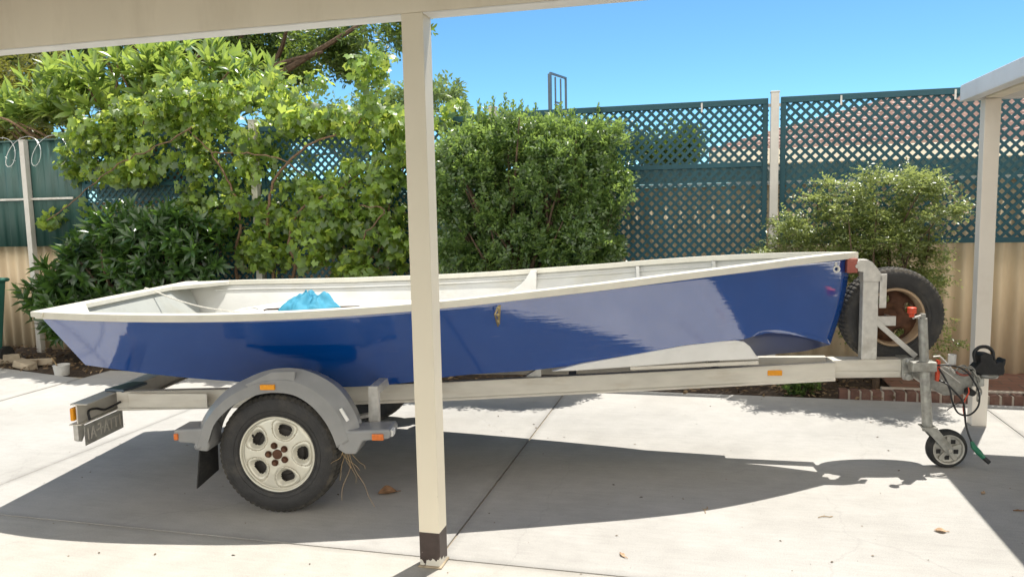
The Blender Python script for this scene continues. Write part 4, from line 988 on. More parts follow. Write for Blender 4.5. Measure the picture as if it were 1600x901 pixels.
hn = [TR.at_b(x, y, -.02) for x, y in ((1524, 566), (1523, 549), (1529, 543), (1545, 543), (1551, 549), (1552, 558), (1556, 570))]
MB().tube(smooth_path(hn, 6), .011, 8).build('coupling_handle', M['black'], tl_, smooth=True)
px = [(1519, 580), (1527, 572), (1533, 566), (1532, 556), (1537, 552), (1550, 553), (1553, 562), (1558, 568), (1562, 565), (1566, 567), (1569, 562), (1573, 560.5), (1572, 568), (1570, 573), (1571, 580), (1569, 586), (1552, 587), (1535, 588)]
MB().prism([tuple(TR.at_b(x, y, -.05)) for x, y in px], (0, .085, 0)).build('torn_cover', M['cover'], tl_, bevel=.008)
MB().lathe([(-.012, .001), (-.012, .055), (0, .062), (.008, .055), (.010, .03)], (4.16, -.02, .55), 'z', 30).build('coupling_skirt', M['oldgalv'], tl_, smooth=True)
# hand-brake lever (red grip)
l0, l1 = TR.at_b(1466, 562, -.09), TR.at_b(1464, 595, -.09)
MB().bar(tuple(l0), tuple(l1), .022, .028, (0, 1, 0)).build('brake_lever', M['red'], tl_, bevel=.006)
mr_ = [TR.at_b(x, y, -.09) for x, y in ((1458, 557), (1468, 556), (1480, 568), (1492, 583))]; MB().tube([tuple(p) for p in mr_], .006, 6).build('brake_rod', M['galv'], tl_, smooth=True)
m_ = [TR.at_b(x, y, -.085) for x, y in ((1468, 574), (1482, 584), (1500, 598))]; MB().tube([tuple(p) for p in m_], .004, 6).build('brake_cable', M['galv'], tl_, smooth=True)
# jockey wheel unit
jk = MB(); jt0 = TR.at_b(1441.5, 497, -.125); jt1 = TR.at_b(1448, 672, -.125)
jk.tube([tuple(jt0), tuple(jt1)], .0265, 20); j = jk.build('jockey_wheel', M['oldgalv'], tl_, smooth=True)
mid_ = jt0 + (jt1 - jt0) * .45
MB().tube([tuple(mid_), tuple(jt1 + np.array([.003, 0, .03]))], .0295, 20).build('outer_sleeve', M['oldgalv'], j, smooth=True)
MB().tube([tuple(jt0 + np.array([0, 0, .0])), tuple(jt0 + np.array([0, 0, .028]))], .017, 14).build('top_boss', M['oldgalv'], j, smooth=True)
k0, k1, k2 = TR.at_b(1441, 497, -.125), TR.at_b(1427, 496.5, -.16), TR.at_b(1424, 490, -.16)
MB().tube([tuple(k0 + np.array([0, 0, .018])), tuple(k1), tuple(k2)], .007, 8).build('crank', M['galv'], j, smooth=True)
kk = TR.at_b(1424.5, 492, -.16)
MB().lathe([(-.012, .001), (-.012, .014), (.006, .017), (.012, .026), (.045, .027), (.048, .022), (.048, 0)], tuple(kk), 'z', 20).build('crank_knob', M['red'], j, smooth=True)
MB().box((3.655, -.16, .60), (3.80, -.085, .66)).build('clamp', M['oldgalv'], j, bevel=.006)
jc = (3.885, -.125, .118)
m = MB().lathe([(-.028, .088), (-.034, .096), (-.032, .108), (-.018, .117), (0, .119), (.018, .117), (.032, .108), (.034, .096), (.028, .088)], jc, 'y', 64); jw = m.build('jockey_tyre', M['darkrub'], j, smooth=True)
m = MB(); m.lathe([(-.028, .090), (-.035, .093), (-.033, .084), (-.018, .080), (-.012, .06), (-.012, .030), (-.030, .026), (-.034, .014), (-.034, 0)], jc, 'y', 60)
for k in range(5):
    a = 2 * math.pi * k / 5 + .3; m.bar((jc[0] + .026 * math.cos(a), jc[1] - .020, jc[2] + .026 * math.sin(a)), (jc[0] + .080 * math.cos(a), jc[1] - .020, jc[2] + .080 * math.sin(a)), .022, .014, (0, 1, 0))
    a += math.pi / 5; c_ = (jc[0] + .055 * math.cos(a), jc[1] - .012, jc[2] + .055 * math.sin(a)); m.box((c_[0] - .013, c_[1] - .004, c_[2] - .013), (c_[0] + .013, c_[1] + .004, c_[2] + .013), 1)
m.build('jockey_rim', [M['plate'], M['black']], jw, smooth=True, angle=30)
for yy in (-.040, .040):
    MB().prism([(jt1[0] - .035, jc[1] + yy, jt1[2] + .028), (jt1[0] + .045, jc[1] + yy, jt1[2] + .022), (jc[0] + .024, jc[1] + yy, jc[2] + .012), (jc[0] + .012, jc[1] + yy, jc[2] - .022), (jc[0] - .022, jc[1] + yy, jc[2] - .012)], (0, .005 * (1 if yy > 0 else -1), 0)).build('fork', M['oldgalv'], j, bevel=.002)
MB().box((jt1[0] - .036, jc[1] - .045, jt1[2] + .022), (jt1[0] + .046, jc[1] + .045, jt1[2] + .030)).build('fork_yoke', M['oldgalv'], j, bevel=.002)
MB().tube([(jc[0], jc[1] - .055, jc[2]), (jc[0], jc[1] + .055, jc[2])], .010, 12).build('spindle', M['galv'], j, smooth=True)
# safety chain: links hanging in a loop
cpx = smooth_path([TR.at_b(x, y, -.07) for x, y in ((1497, 577), (1506, 572.5), (1514, 573.5), (1521, 581), (1527, 592), (1529, 606), (1530, 618), (1527, 628))], 12)
cpx = np.array(cpx); sarc = np.concatenate([[0], np.cumsum(np.linalg.norm(np.diff(cpx, axis=0), axis=1))]); m = MB(); d = 0; kx = 0
while d < sarc[-1] - .04:
    a = np.array([np.interp(d, sarc, cpx[:, q]) for q in range(3)]); b = np.array([np.interp(d + .042, sarc, cpx[:, q]) for q in range(3)]); tdir = Vector(b - a).normalized()
    sdv = tdir.cross(Vector((0, 1, 0))).normalized() if kx % 2 == 0 else Vector((0, 1, 0)); pts = []
    for q in range(15):
        an = 2 * math.pi * q / 14; pts.append(Vector((a + b) / 2) + tdir * (.028 * math.cos(an)) + sdv * (.014 * math.sin(an)))
    m.tube(pts, .0052, 6, cap=False); d += .036; kx += 1
m.build('safety_chain', M['oldgalv'], tl_, smooth=True)
MB().tube(smooth_path([TR.at_b(x, y, -.06) for x, y in ((1494, 580), (1499, 584), (1508, 586), (1515, 584), (1512, 580))], 5), .007, 6).build('shackle', M['redrub'], tl_, smooth=True)
def lead(pts, r, name, m_): return MB().tube(smooth_path(pts, 8), r, 8).build(name, m_, tl_, smooth=True)
lead([TR.at_b(x, y, n_) for x, y, n_ in ((1460, 571, -.10), (1480, 570, -.12), (1497, 573, -.13), (1512, 582, -.12), (1522, 596, -.11), (1530, 615, -.11), (1528, 635, -.12), (1514, 648, -.13), (1499, 646, -.14), (1489, 630, -.15), (1484, 608, -.14), (1476, 590, -.12), (1466, 574, -.1))], .0055, 'loop_lead', M['black'])
ld = lead([TR.at_b(x, y, n_) for x, y, n_ in ((1468, 594, -.10), (1480, 600, -.14), (1492, 612, -.16), (1504, 626, -.16), (1507.5, 645, -.16), (1509, 662, -.16), (1513, 677, -.17), (1518, 690, -.18))], .006, 'trailer_lead', M['black'])
lead([TR.at_b(x, y, -.12) for x, y in ((1480, 640), (1492, 632), (1506, 624), (1513, 616))], .003, 'loose_wire', M['black'])
lead([TR.at_b(x, y, -.13) for x, y in ((1507, 652), (1505, 635), (1509, 622), (1514, 612), (1513, 605))], .0035, 'red_wire', M['red'])
MB().lathe([(-.03, .001), (-.03, .02), (.03, .024), (.032, .001)], tuple(TR.at_b(1516, 612, -.08)), 'y', 12).build('clip_block', M['darkrub'], tl_)
pp = [TR.at_b(x, y, n_) for x, y, n_ in ((1518, 689, -.18), (1521, 697, -.185), (1529, 706, -.20), (1537, 715, -.21))]
MB().tube([tuple(q) for q in pp], [.009, .016, .018, .013], 10).build('green_plug', M['green'], ld, smooth=True)
pp = [TR.at_b(1536, 714, -.208), TR.at_b(1546, 722.5, -.22)]; MB().tube([tuple(q) for q in pp], .013, 10).build('plug_tip', M['black'], ld, smooth=True)

# ================================================================== VEGETATION
def leaf_shape(kind):
    if kind == 'long':
        w_ = .12
        v = [(0, 0, 0), (-w_, .3, .03), (0, .3, -.005), (w_, .3, .03), (-w_ * .92, .65, -.01), (0, .65, -.045), (w_ * .92, .65, -.01), (0, 1, -.16)]
        f = [(0, 2, 1), (0, 3, 2), (1, 2, 5, 4), (2, 3, 6, 5), (4, 5, 7), (5, 6, 7)]
    elif kind == 'oval':
        w_ = .20
        v = [(0, 0, 0), (-w_, .35, .04), (0, .4, 0), (w_, .35, .04), (-w_ * .7, .72, .01), (w_ * .7, .72, .01), (0, 1, -.08)]
        f = [(0, 2, 1), (0, 3, 2), (1, 2, 6, 4), (2, 3, 5, 6)]
    elif kind == 'vine':
        ang = [-158, -125, -95, -62, -38, 0, 38, 62, 95, 125, 158]; rr = [.40, .52, .40, .56, .42, .62, .42, .56, .40, .52, .40]
        v = [(0, .40, .0)]
        for a, r in zip(ang, rr): v.append((r * math.sin(rad(a)), .40 + r * math.cos(rad(a)), -.22 * r * r * 1.6 + (.03 if r < .45 else 0)))
        f = [(0, i + 1, i) for i in range(1, 11)]
    else:
        v = [(0, 0, 0), (-.26, .5, .07), (0, 1, -.03), (.26, .5, .07)]; f = [(0, 2, 1), (0, 3, 2)]
    return np.array(v, float), f

def leaves_object(name, kind, pos, ydir, nrm, scale, tone, m, parent):
    V, Fc = leaf_shape(kind); n = len(pos); k = len(V)
    y = ydir / np.linalg.norm(ydir, axis=1, keepdims=True); x = np.cross(y, nrm); x /= np.linalg.norm(x, axis=1, keepdims=True) + 1e-9; z = np.cross(x, y)
    P = pos[:, None, :] + scale[:, None, None] * (V[None, :, 0:1] * x[:, None, :] + V[None, :, 1:2] * y[:, None, :] + V[None, :, 2:3] * z[:, None, :])
    me = bpy.data.meshes.new(name); me.vertices.add(n * k); me.vertices.foreach_set('co', P.reshape(-1))
    lens = np.array([len(f) for f in Fc]); li = np.concatenate([np.array(f) for f in Fc]); nl = len(li)
    LI = (np.arange(n)[:, None] * k + li[None, :]).reshape(-1); me.loops.add(n * nl); me.loops.foreach_set('vertex_index', LI.astype(np.int32))
    st = np.concatenate([[0], np.cumsum(lens)[:-1]]); ST = (np.arange(n)[:, None] * nl + st[None, :]).reshape(-1)
    me.polygons.add(n * len(Fc)); me.polygons.foreach_set('loop_start', ST.astype(np.int32))
    me.update(calc_edges=True); me.validate()
    at = me.attributes.new('tone', 'FLOAT', 'POINT'); at.data.foreach_set('value', np.repeat(np.clip(tone, 0, 1), k).astype(np.float32))
    me.materials.append(m); o = bpy.data.objects.new(name, me); COL.objects.link(o)
    if parent: o.parent = parent
    return o

def unit(a): return a / (np.linalg.norm(a, axis=-1, keepdims=True) + 1e-9)
def blob_list(px, v, dv=.5, frame=GR):
    """px rows: x, y, rx, ry (photo pixels), optional own depth"""
    out = []
    for r in px:
        vv = r[4] if len(r) > 4 else v; p = frame.at_b(r[0], r[1], vv); wp_ = frame.world(*p)
        sc_ = np.linalg.norm((wp_ - CAM)) / F; out.append((wp_, np.array([r[2] * sc_, (r[5] if len(r) > 5 else dv), r[3] * sc_])))
    return out
def bumps(blobs, n, r0, r1, depth=.9):
    """small lumps of growth sitting on the big masses, mostly on the near and upper sides"""
    wgt = np.array([b[1][0] * b[1][2] for b in blobs]); wgt /= wgt.sum(); out = list(blobs)
    for k in range(n):
        c, r = blobs[RNG.choice(len(blobs), p=wgt)]; d = unit(RNG.normal(size=3) + np.array([0, -.8, .35])); q = c + YAW3 @ (d * r * depth); rr = r0 + (r1 - r0) * RNG.random()
        out.append((q, np.array([rr, rr * .8, rr * (.7 + .7 * RNG.random())])))
    return out
YAW3 = np.array([[math.cos(GR.yaw), -math.sin(GR.yaw), 0], [math.sin(GR.yaw), math.cos(GR.yaw), 0], [0, 0, 1]])
def sample(blobs, n, inner=.5, clump=.0, freq=3.0, seed=0, power=.6):
    wgt = np.array([b[1][0] * b[1][2] + b[1][0] * b[1][1] for b in blobs]); wgt /= wgt.sum(); P = []; D = []
    while len(P) < n:
        i = RNG.choice(len(blobs), p=wgt); c, r = blobs[i]; d = unit(RNG.normal(size=3)); f = inner + (1 - inner) * RNG.random()**power
        q = c + YAW3 @ (d * r * f)
        if clump and noise.noise(Vector(q * freq) + Vector((seed, 0, 0))) < -.5 + clump * RNG.random(): continue
        P.append(q); D.append(YAW3 @ unit(d / np.maximum(r, .05)))
    return np.array(P), np.array(D)

def rosettes(P, D, per, length, spread, up=.4, kind_droop=0.0, jit=.3):
    pos = []; yd = []; nr = []; sc_ = []; tn = []
    for p, d in zip(P, D):
        ax = unit(d * .55 + np.array([0, 0, up]) + RNG.normal(size=3) * .35); t = RNG.random(); e1 = unit(np.cross(ax, RNG.normal(size=3))); e2 = np.cross(ax, e1); k = max(2, int(per * (.7 + .6 * RNG.random())))
        for j in range(k):
            a = 2.4 * j + RNG.random() * .5; th = spread[0] + (spread[1] - spread[0]) * (j / k) + RNG.normal() * .12; rr = e1 * math.cos(a) + e2 * math.sin(a)
            y = ax * math.cos(th) + rr * math.sin(th); y[2] -= kind_droop; n_ = ax * math.sin(th) - rr * math.cos(th)
            L_ = length * (.65 + .6 * RNG.random()); pos.append(p - ax * length * .35 * (j / k)); yd.append(y); nr.append(n_); sc_.append(L_); tn.append(np.clip(.35 + .3 * (t - .5) + RNG.normal() * .2 + .25 * (1 - j / k), 0, 1))
    return np.array(pos), np.array(yd), np.array(nr), np.array(sc_), np.array(tn)

def sprays(P, D, per, tw, leaf, up=.3, flat=0.0):
    """short twigs with paired small leaves"""
    pos = []; yd = []; nr = []; sc_ = []; tn = []
    for p, d in zip(P, D):
        ax = d * .7 + np.array([0, 0, up]) + RNG.normal(size=3) * .4
        if flat: ax[2] *= (1 - flat)
        ax = unit(ax); sd_ = np.cross(ax, np.array([0, 0, 1.0]) + RNG.normal(size=3) * (.9 - .6 * flat)); sd_ = unit(sd_); n0 = np.cross(sd_, ax); t = RNG.random(); L_ = tw * (.6 + .8 * RNG.random())
        for j in range(per):
            f = (j + .5) / per; s_ = 1 if j % 2 else -1
            y = unit(ax * .55 + sd_ * s_ * .8 + RNG.normal(size=3) * .25); pos.append(p + ax * L_ * (f - .5)); yd.append(y); nr.append(n0 + RNG.normal(size=3) * .35); sc_.append(leaf * (.7 + .6 * RNG.random())); tn.append(np.clip(.3 + .35 * (t - .4) + RNG.normal() * .18 + .3 * f, 0, 1))
    return np.array(pos), np.array(yd), np.array(nr), np.array(sc_), np.array(tn)

def limbs(base, tips, r0, r1, wob=.12, m=None, name='trunk', parent=None, fork=.35):
    mb = MB(); base = np.array(base, float); tips = [np.array(t, float) for t in tips]; cen = np.mean(tips, axis=0); fk = base + (cen - base) * fork
    mb.tube(smooth_path([base, base + (fk - base) * .5 + RNG.normal(size=3) * wob * .3, fk], 5), list(np.linspace(r0, r0 * .75, 11)), 9)
    for t in tips:
        a = fk + (t - fk) * .4 + RNG.normal(size=3) * wob; b = fk + (t - fk) * .75 + RNG.normal(size=3) * wob; q = smooth_path([fk, a, b, t], 5); mb.tube(q, list(np.linspace(r0 * .6, r1, len(q))), 6)
    return mb.build(name, m or M['bark'], parent, smooth=True)

def gw(x, y, v): return GR.world(*GR.at_b(x, y, v))
def plant(name, label, cat, x, v, group=None):
    p = GR.at_b(x, 500, v); q = GR.world(p[0], v, 0); e = empty(name, (0, 0, 0), 0, label, cat, group); e['_base'] = list(map(float, q)); return e, q
def settle(e):                             # move the empty to the plant's base, children stay put
    b = Vector(e['_base']); e.location = b; del e['_base']
    for c in e.children: c.location = c.location - b

# --- background tree beyond the fence, with dark limbs
e, q = plant('shade_tree', 'tall feathery tree with dark limbs spreading beyond the fence at upper left', 'tree', 180, 10)
B = blob_list([(-60, 60, 120, 60), (50, 70, 80, 30), (130, 50, 70, 35), (150, 75, 50, 25), (260, 55, 60, 38), (330, 50, 70, 38), (310, 85, 60, 20), (420, 45, 80, 30), (400, 95, 60, 24), (440, 115, 46, 16), (520, 60, 60, 30), (560, 75, 40, 26), (490, 85, 50, 14), (545, 105, 30, 12), (600, 55, 26, 22), (575, 120, 16, 10), (640, 30, 26, 18)], 10, 1.0)
P, D = sample(B, 2500, .1, 1.1, 1.3, 3)
leaves_object('crown', 'oval', *[x for x in sprays(P, D, 14, .50, .105, -.15, .4)], L_TREE, e)
tips = [gw(x, y, v) for x, y, v in ((60, 70, 10), (180, 90, 9.6), (215, 60, 10.4), (290, 60, 10), (350, 95, 9.8), (470, 55, 9.6), (520, 95, 10), (600, 40, 10), (-60, 60, 10), (420, 40, 10.3), (110, 40, 10))]
tips = [t_ + np.array([0, -.8, 0]) for t_ in tips]; limbs(q, tips, .20, .028, .22, M['bark'], 'trunk', e, .55); settle(e)
# --- olive tree at far left
e, q = plant('olive_toned_tree', 'dull yellow green tree beyond the fence at the left edge', 'tree', 20, 8)
B = blob_list([(20, 120, 70, 35), (40, 170, 60, 50), (-40, 160, 80, 60), (90, 110, 50, 25), (30, 210, 70, 22)], 8, .8)
P, D = sample(B, 1300, .3, .7, 1.3, 9); leaves_object('crown', 'oval', *sprays(P, D, 9, .35, .10, .1), leaf_mat('olive_leaf', (.05, .07, .015), (.17, .17, .035), (.42, .42, .07), .4), e)
limbs(q, [gw(10, 140, 8), gw(60, 130, 8), (gw(-50, 150, 8)), gw(80, 180, 8)], .09, .015, .15, None, 'trunk', e, .6); settle(e)
# --- pale shrub behind the lattice
e, q = plant('grey_green_shrub', 'thin grey green shrub behind the lattice beside the carport post', 'shrub', 600, 7)
B = blob_list([(505, 195, 50, 22), (600, 185, 46, 44), (460, 185, 40, 25), (650, 170, 46, 35), (698, 150, 20, 16), (560, 178, 40, 22)], 7, .5)
P, D = sample(B, 1000, .2, .8, 2.0, 4); leaves_object('crown', 'oval', *sprays(P, D, 8, .28, .075, .4), L_GREY, e)
limbs(q, [gw(520, 170, 7), gw(600, 150, 7), gw(470, 150, 7), gw(690, 150, 7), gw(650, 160, 7)], .04, .006, .08, None, 'stem', e, .5); settle(e)
# --- small tree seen through the open lattice
e, q = plant('bushy_tree', 'small bushy tree seen through the lattice right of the round bush', 'tree', 1065, 8)
B = blob_list([(1065, 222, 36, 22), (1050, 245, 40, 20), (990, 225, 34, 30)], 8, .5)
P, D = sample(B, 420, .2, .4, 2.0, 5); leaves_object('crown', 'oval', *sprays(P, D, 8, .3, .09, .3), L_TREE, e)
limbs(q, [gw(1065, 220, 8), gw(1040, 235, 8), gw(990, 230, 8)], .05, .01, .06, None, 'trunk', e, .6); settle(e)
# --- long leaved shrub over the fence top
e, q = plant('long_leaved_tree', 'light green tree with upright whorls of long leaves above the vine', 'tree', 190, 5.1)
B = blob_list([(45, 170, 55, 28), (110, 140, 60, 30), (175, 120, 60, 30), (250, 115, 65, 30), (320, 100, 55, 28), (385, 120, 50, 30), (150, 175, 110, 30), (280, 155, 110, 30), (420, 150, 40, 25), (300, 230, 170, 36), (480, 235, 110, 36)], 5.1, .5)
B = bumps(B, 24, .12, .2, .95)
P, D = sample(B, 440, .5, .55, 2.2, 2); D[:, 2] = np.abs(D[:, 2]) + .3
pos, yd, nr, sc_, tn = rosettes(P, D, 13, .235, (.25, 1.25), .7, .05)
leaves_object('crown', 'long', pos, yd, nr, sc_, tn, L_LONG, e)
tips = [p - np.array([0, 0, .06]) for p in P[::9]]; limbs(gw(190, 330, 5.1) * np.array([1, 1, 0]), tips, .06, .009, .08, M['vinewood'], 'trunk', e, .62); settle(e)
# --- grapevine
e, q = plant('grapevine', 'bright grapevine sprawling over the left lattice screens', 'vine', 420, 4.15)
B = blob_list([(128, 218, 34, 30), (160, 240, 42, 40), (200, 205, 70, 45), (300, 185, 70, 42), (240, 248, 74, 30), (104, 270, 16, 20), (215, 275, 34, 10), (320, 275, 60, 45), (390, 215, 30, 20), (400, 265, 40, 40), (450, 300, 55, 40), (545, 310, 60, 60), (600, 250, 35, 90), (590, 140, 26, 70), (605, 90, 14, 26), (540, 185, 38, 28), (430, 180, 60, 32), (360, 150, 60, 24), (480, 145, 24, 40, 4.4), (330, 350, 40, 30), (290, 330, 30, 26), (590, 370, 45, 42), (505, 380, 34, 40), (425, 345, 34, 40), (440, 400, 16, 26), (620, 330, 22, 70), (712, 172, 26, 22, 4.5), (700, 190, 20, 20, 4.4), (75, 345, 18, 12), (110, 325, 26, 12), (430, 135, 40, 30), (270, 165, 70, 28), (480, 190, 50, 18), (370, 320, 40, 26), (520, 345, 60, 40), (470, 350, 40, 30), (570, 420, 50, 14), (600, 340, 36, 80), (550, 385, 56, 36), (495, 325, 50, 50), (405, 395, 40, 26), (640, 260, 26, 80), (625, 190, 26, 30)], 4.15, .20)
B = [(c + YAW3 @ np.array([0, RNG.normal() * .10, 0]), r) for c, r in B]; B = bumps(B, 70, .08, .18)
P, D = sample(B, 9800, .3, .85, 3.2, 6)
n = len(P); yd = RNG.normal(size=(n, 3)) * .55 + np.array([0, -.25, -.75]); nr = D * .25 + RNG.normal(size=(n, 3)) * .55 + np.array([.1, -.45, .6])
leaves_object('foliage', 'vine', P, yd, nr, (.045 + .070 * RNG.random(n)**1.3), np.clip(.38 + RNG.normal(size=n) * .34, 0, 1), L_VINE, e)
mb = MB()
for pts in ([(372, 440, 4.2), (368, 400, 4.15), (376, 350, 4.1), (360, 290, 4.1), (330, 240, 4.1), (290, 200, 4.1)], [(428, 440, 4.2), (425, 400, 4.15), (418, 340, 4.1), (430, 280, 4.1), (480, 230, 4.1), (560, 190, 4.1), (600, 120, 4.15)], [(455, 440, 4.2), (462, 410, 4.15), (452, 385, 4.1), (470, 330, 4.1), (540, 290, 4.05), (600, 240, 4.1)], [(510, 438, 4.25), (540, 418, 4.2), (568, 412, 4.15), (600, 380, 4.1), (610, 300, 4.1)], [(330, 240, 4.1), (395, 240, 3.95), (450, 255, 3.95), (478, 275, 4.0)], [(300, 200, 4.0), (240, 230, 3.9), (180, 260, 3.9), (120, 310, 3.9), (75, 345, 3.9)], [(560, 390, 3.95), (575, 360, 3.9), (600, 330, 3.9), (560, 320, 3.95)]):
    g_ = smooth_path([gw(*p) for p in pts], 6); g_ = [np.array(p) + RNG.normal(size=3) * .008 for p in g_]
    mb.tube(g_, list(np.linspace(.02 if pts[0][1] > 430 else .008, .006, len(g_))), 7)
for x, v in ((372, 4.2), (428, 4.2), (455, 4.2)):
    p = gw(x, 440, v); mb.tube([p, p * np.array([1, 1, .5]), p * np.array([1, 1, 0])], [.02, .022, .028], 7)
mb.build('stem', M['vinewood'], e, smooth=True); settle(e)
# --- dark glossy shrub
e, q = plant('glossy_shrub', 'dark glossy long leaved shrub behind the stern of the boat', 'shrub', 190, 3.85)
B = blob_list([(85, 455, 40, 26), (130, 430, 60, 40), (200, 440, 80, 45), (160, 390, 60, 40), (250, 400, 75, 50), (215, 350, 75, 26), (300, 430, 55, 40), (130, 500, 50, 40), (110, 470, 50, 40), (330, 400, 30, 40), (280, 360, 50, 30)], 3.85, .38)
B = bumps(B, 24, .10, .18, .95)
P, D = sample(B, 620, .45, .55, 2.6, 12)
leaves_object('foliage', 'long', *rosettes(P, D, 12, .165, (.35, 1.45), .5, .12), L_DARK, e)
limbs(q, [p for p in P[::16]], .035, .006, .06, None, 'stem', e, .3); settle(e)
# --- dense round bush
e, q = plant('dense_round_bush', 'dense rounded dark green bush with small leaves right of the carport post', 'bush', 830, 3.95)
B = blob_list([(830, 310, 132, 112), (760, 245, 62, 48), (895, 245, 68, 42), (915, 290, 52, 66), (745, 320, 55, 90), (830, 400, 145, 60), (820, 222, 110, 30), (922, 370, 45, 56), (730, 400, 45, 50), (950, 225, 14, 12)], 3.95, .42)
B = bumps(B, 130, .06, .14, 1.06)
P, D = sample(B, 6800, .6, .6, 4.0, 21, .5)
pos, yd, nr, sc_, tn = sprays(P, D, 11, .15, .045, .55)
for x, y in ((727, 152), (748, 158), (771, 152), (789, 148), (803, 160), (815, 158), (837, 163), (868, 168), (935, 163), (890, 185), (782, 165), (758, 168), (823, 168)):
    t_ = gw(x, y, 3.95 + .15 * RNG.normal()); b_ = t_ - np.array([.01, 0, .30]); k = 46
    for j in range(k):
        f = j / k; a = j * 2.4; pos = np.vstack([pos, b_ + (t_ - b_) * f + RNG.normal(size=3) * .006]); yd = np.vstack([yd, [math.cos(a) * .5, math.sin(a) * .5, .9]]); nr = np.vstack([nr, [math.cos(a), math.sin(a), -.3]]); sc_ = np.append(sc_, .055 * (1 - .35 * f)); tn = np.append(tn, .35 + .3 * RNG.random())
leaves_object('foliage', 'small', pos, yd, nr, sc_, tn, L_HEDGE, e)
mb = limbs(q, [p for p in P[::110]], .05, .005, .06, None, 'stem', e, .25); settle(e)
# --- fine layered bush behind the bow
e, q = plant('fine_leaved_bush', 'loose yellow green bush with fine layered sprays behind the bow', 'bush', 1370, 3.85)
B = blob_list([(1345, 305, 46, 24), (1405, 283, 56, 20), (1455, 300, 24, 16), (1330, 340, 66, 24), (1425, 340, 46, 22), (1265, 378, 60, 18), (1212, 388, 32, 12), (1370, 375, 74, 26), (1400, 420, 64, 26), (1445, 385, 28, 24), (1345, 420, 46, 34), (1440, 450, 26, 22), (1345, 480, 50, 40), (1420, 505, 30, 34), (1275, 308, 22, 6), (1478, 330, 14, 6), (1480, 545, 12, 20), (1232, 352, 22, 6), (1300, 330, 26, 10), (1290, 285, 14, 5)], 3.85, .30)
B = bumps(B, 60, .04, .11, 1.15)
P, D = sample(B, 2600, .25, 1.1, 4.4, 33, .7)
leaves_object('foliage', 'small', *sprays(P, D, 13, .20, .030, .10, .75), L_FINE, e)
limbs(q, [p for p in P[::90]], .03, .004, .06, None, 'stem', e, .2); settle(e)
# --- little weed under the drawbar
e, q = plant('leafy_weed', 'small leafy green weed growing in the soil under the trailer rail', 'weed', 1245, 3.72)
B = blob_list([(1245, 604, 28, 12), (1262, 600, 18, 12)], 3.72, .1); P, D = sample(B, 90, .2); leaves_object('foliage', 'oval', *rosettes(P, D, 6, .055, (.3, 1.3), .8), L_HEDGE, e)
limbs(q, [p for p in P[::6]], .006, .002, .01, None, 'stem', e, .2); settle(e)

# leaf litter on the bed (uncountable)
n = 3000; u = RNG.uniform(-9, 3.0, n); v = RNG.uniform(VB + .0, 4.4, n); left = u < -4.9; v[left] = RNG.uniform(VB - .2, 4.4, left.sum())
P = np.array([GR.world(a, b, .012 + .03 * min(1, max(0, b - VB) / .6) + .02 * RNG.random()) for a, b in zip(u, v)])
yd = RNG.normal(size=(n, 3)) * np.array([1, 1, .25]); nr = RNG.normal(size=(n, 3)) * .45 + np.array([0, 0, 1.0])
o = leaves_object('leaf_litter', 'oval', P, yd, nr, .025 + .045 * RNG.random(n), RNG.random(n), leaf_mat('litter_leaf', (.07, .042, .025), (.34, .24, .14), (.2, .13, .06), .1, .8, .2), None); tag(o, 'dry fallen leaves scattered over the dark garden bed', 'leaf litter', None, 'stuff')
# fine debris on the concrete (uncountable specks)
n = 260; x = RNG.uniform(-3.2, 4.2, n); y = RNG.uniform(2.9, 6.3, n)
P = np.stack([x, y, np.full(n, .003)], 1); yd = RNG.normal(size=(n, 3)) * np.array([1, 1, .05]); nr = RNG.normal(size=(n, 3)) * .2 + np.array([0, 0, 1.0])
o = leaves_object('fine_debris', 'small', P, yd, nr, .006 + .022 * RNG.random(n)**2.5, RNG.random(n), leaf_mat('debris_bits', (.05, .035, .02), (.2, .14, .08), (.1, .07, .03), .05, .8, .2), None); tag(o, 'tiny dry bits of leaf strewn over the concrete', 'debris', None, 'stuff')

# ================================================================== SMALL THINGS ON THE GROUND
def dead_leaf(x, y, L_, rz, label, m, curl=.5, group=None, wide=.4):
    d = ray(x, y); k = (.004 - H) / d[2]; p = CAM + k * d; rows = []
    for i in range(13):
        t = i / 12; w_ = L_ * wide * math.sin(math.pi * min(.97, max(.04, t))**.8); row = []
        for j in range(-4, 5):
            s = j / 4; row.append((s * w_ * (1 - .2 * curl * abs(s)), (t - .5) * L_, .004 + curl * L_ * (.35 * s * s * math.sin(math.pi * t) + .25 * (t - .5)**2) + .004 * noise.noise((s * 3, t * 5, x))))
        rows.append(row)
    mb = MB().loft(rows); mb.tube([(0, -.5 * L_, .006), (.003, -.62 * L_, .008), (.01, -.75 * L_, .004)], .0018, 5)
    o = mb.build('dead_leaf', m, smooth=True); o.location = (p[0], p[1], 0); o.rotation_euler = (0, 0, rz); solid(o, .0012); return tag(o, label, 'leaf', group)
dead_leaf(1469, 829, .055, 1.2, 'curled pale brown leaf on sunlit concrete below the jockey wheel', M['paleleaf'], .6)
dead_leaf(972, 866, .052, .3, 'narrow whitish leaf on sunlit concrete at the bottom middle', M['paleleaf'], .3, None, .2)
dead_leaf(605, 770, .11, 1.9, 'large crumpled brown leaf in the shadow beside the carport post', M['deadleaf'], .9, None, .42)
dead_leaf(1536, 770, .045, 2.3, 'small forked dry leaf between jockey wheel and patio shadow', M['paleleaf'], .4, None, .25)
dead_leaf(1591, 797, .05, 1.4, 'thin dark leaf at the edge of the patio shadow', M['deadleaf'], .2, None, .16)
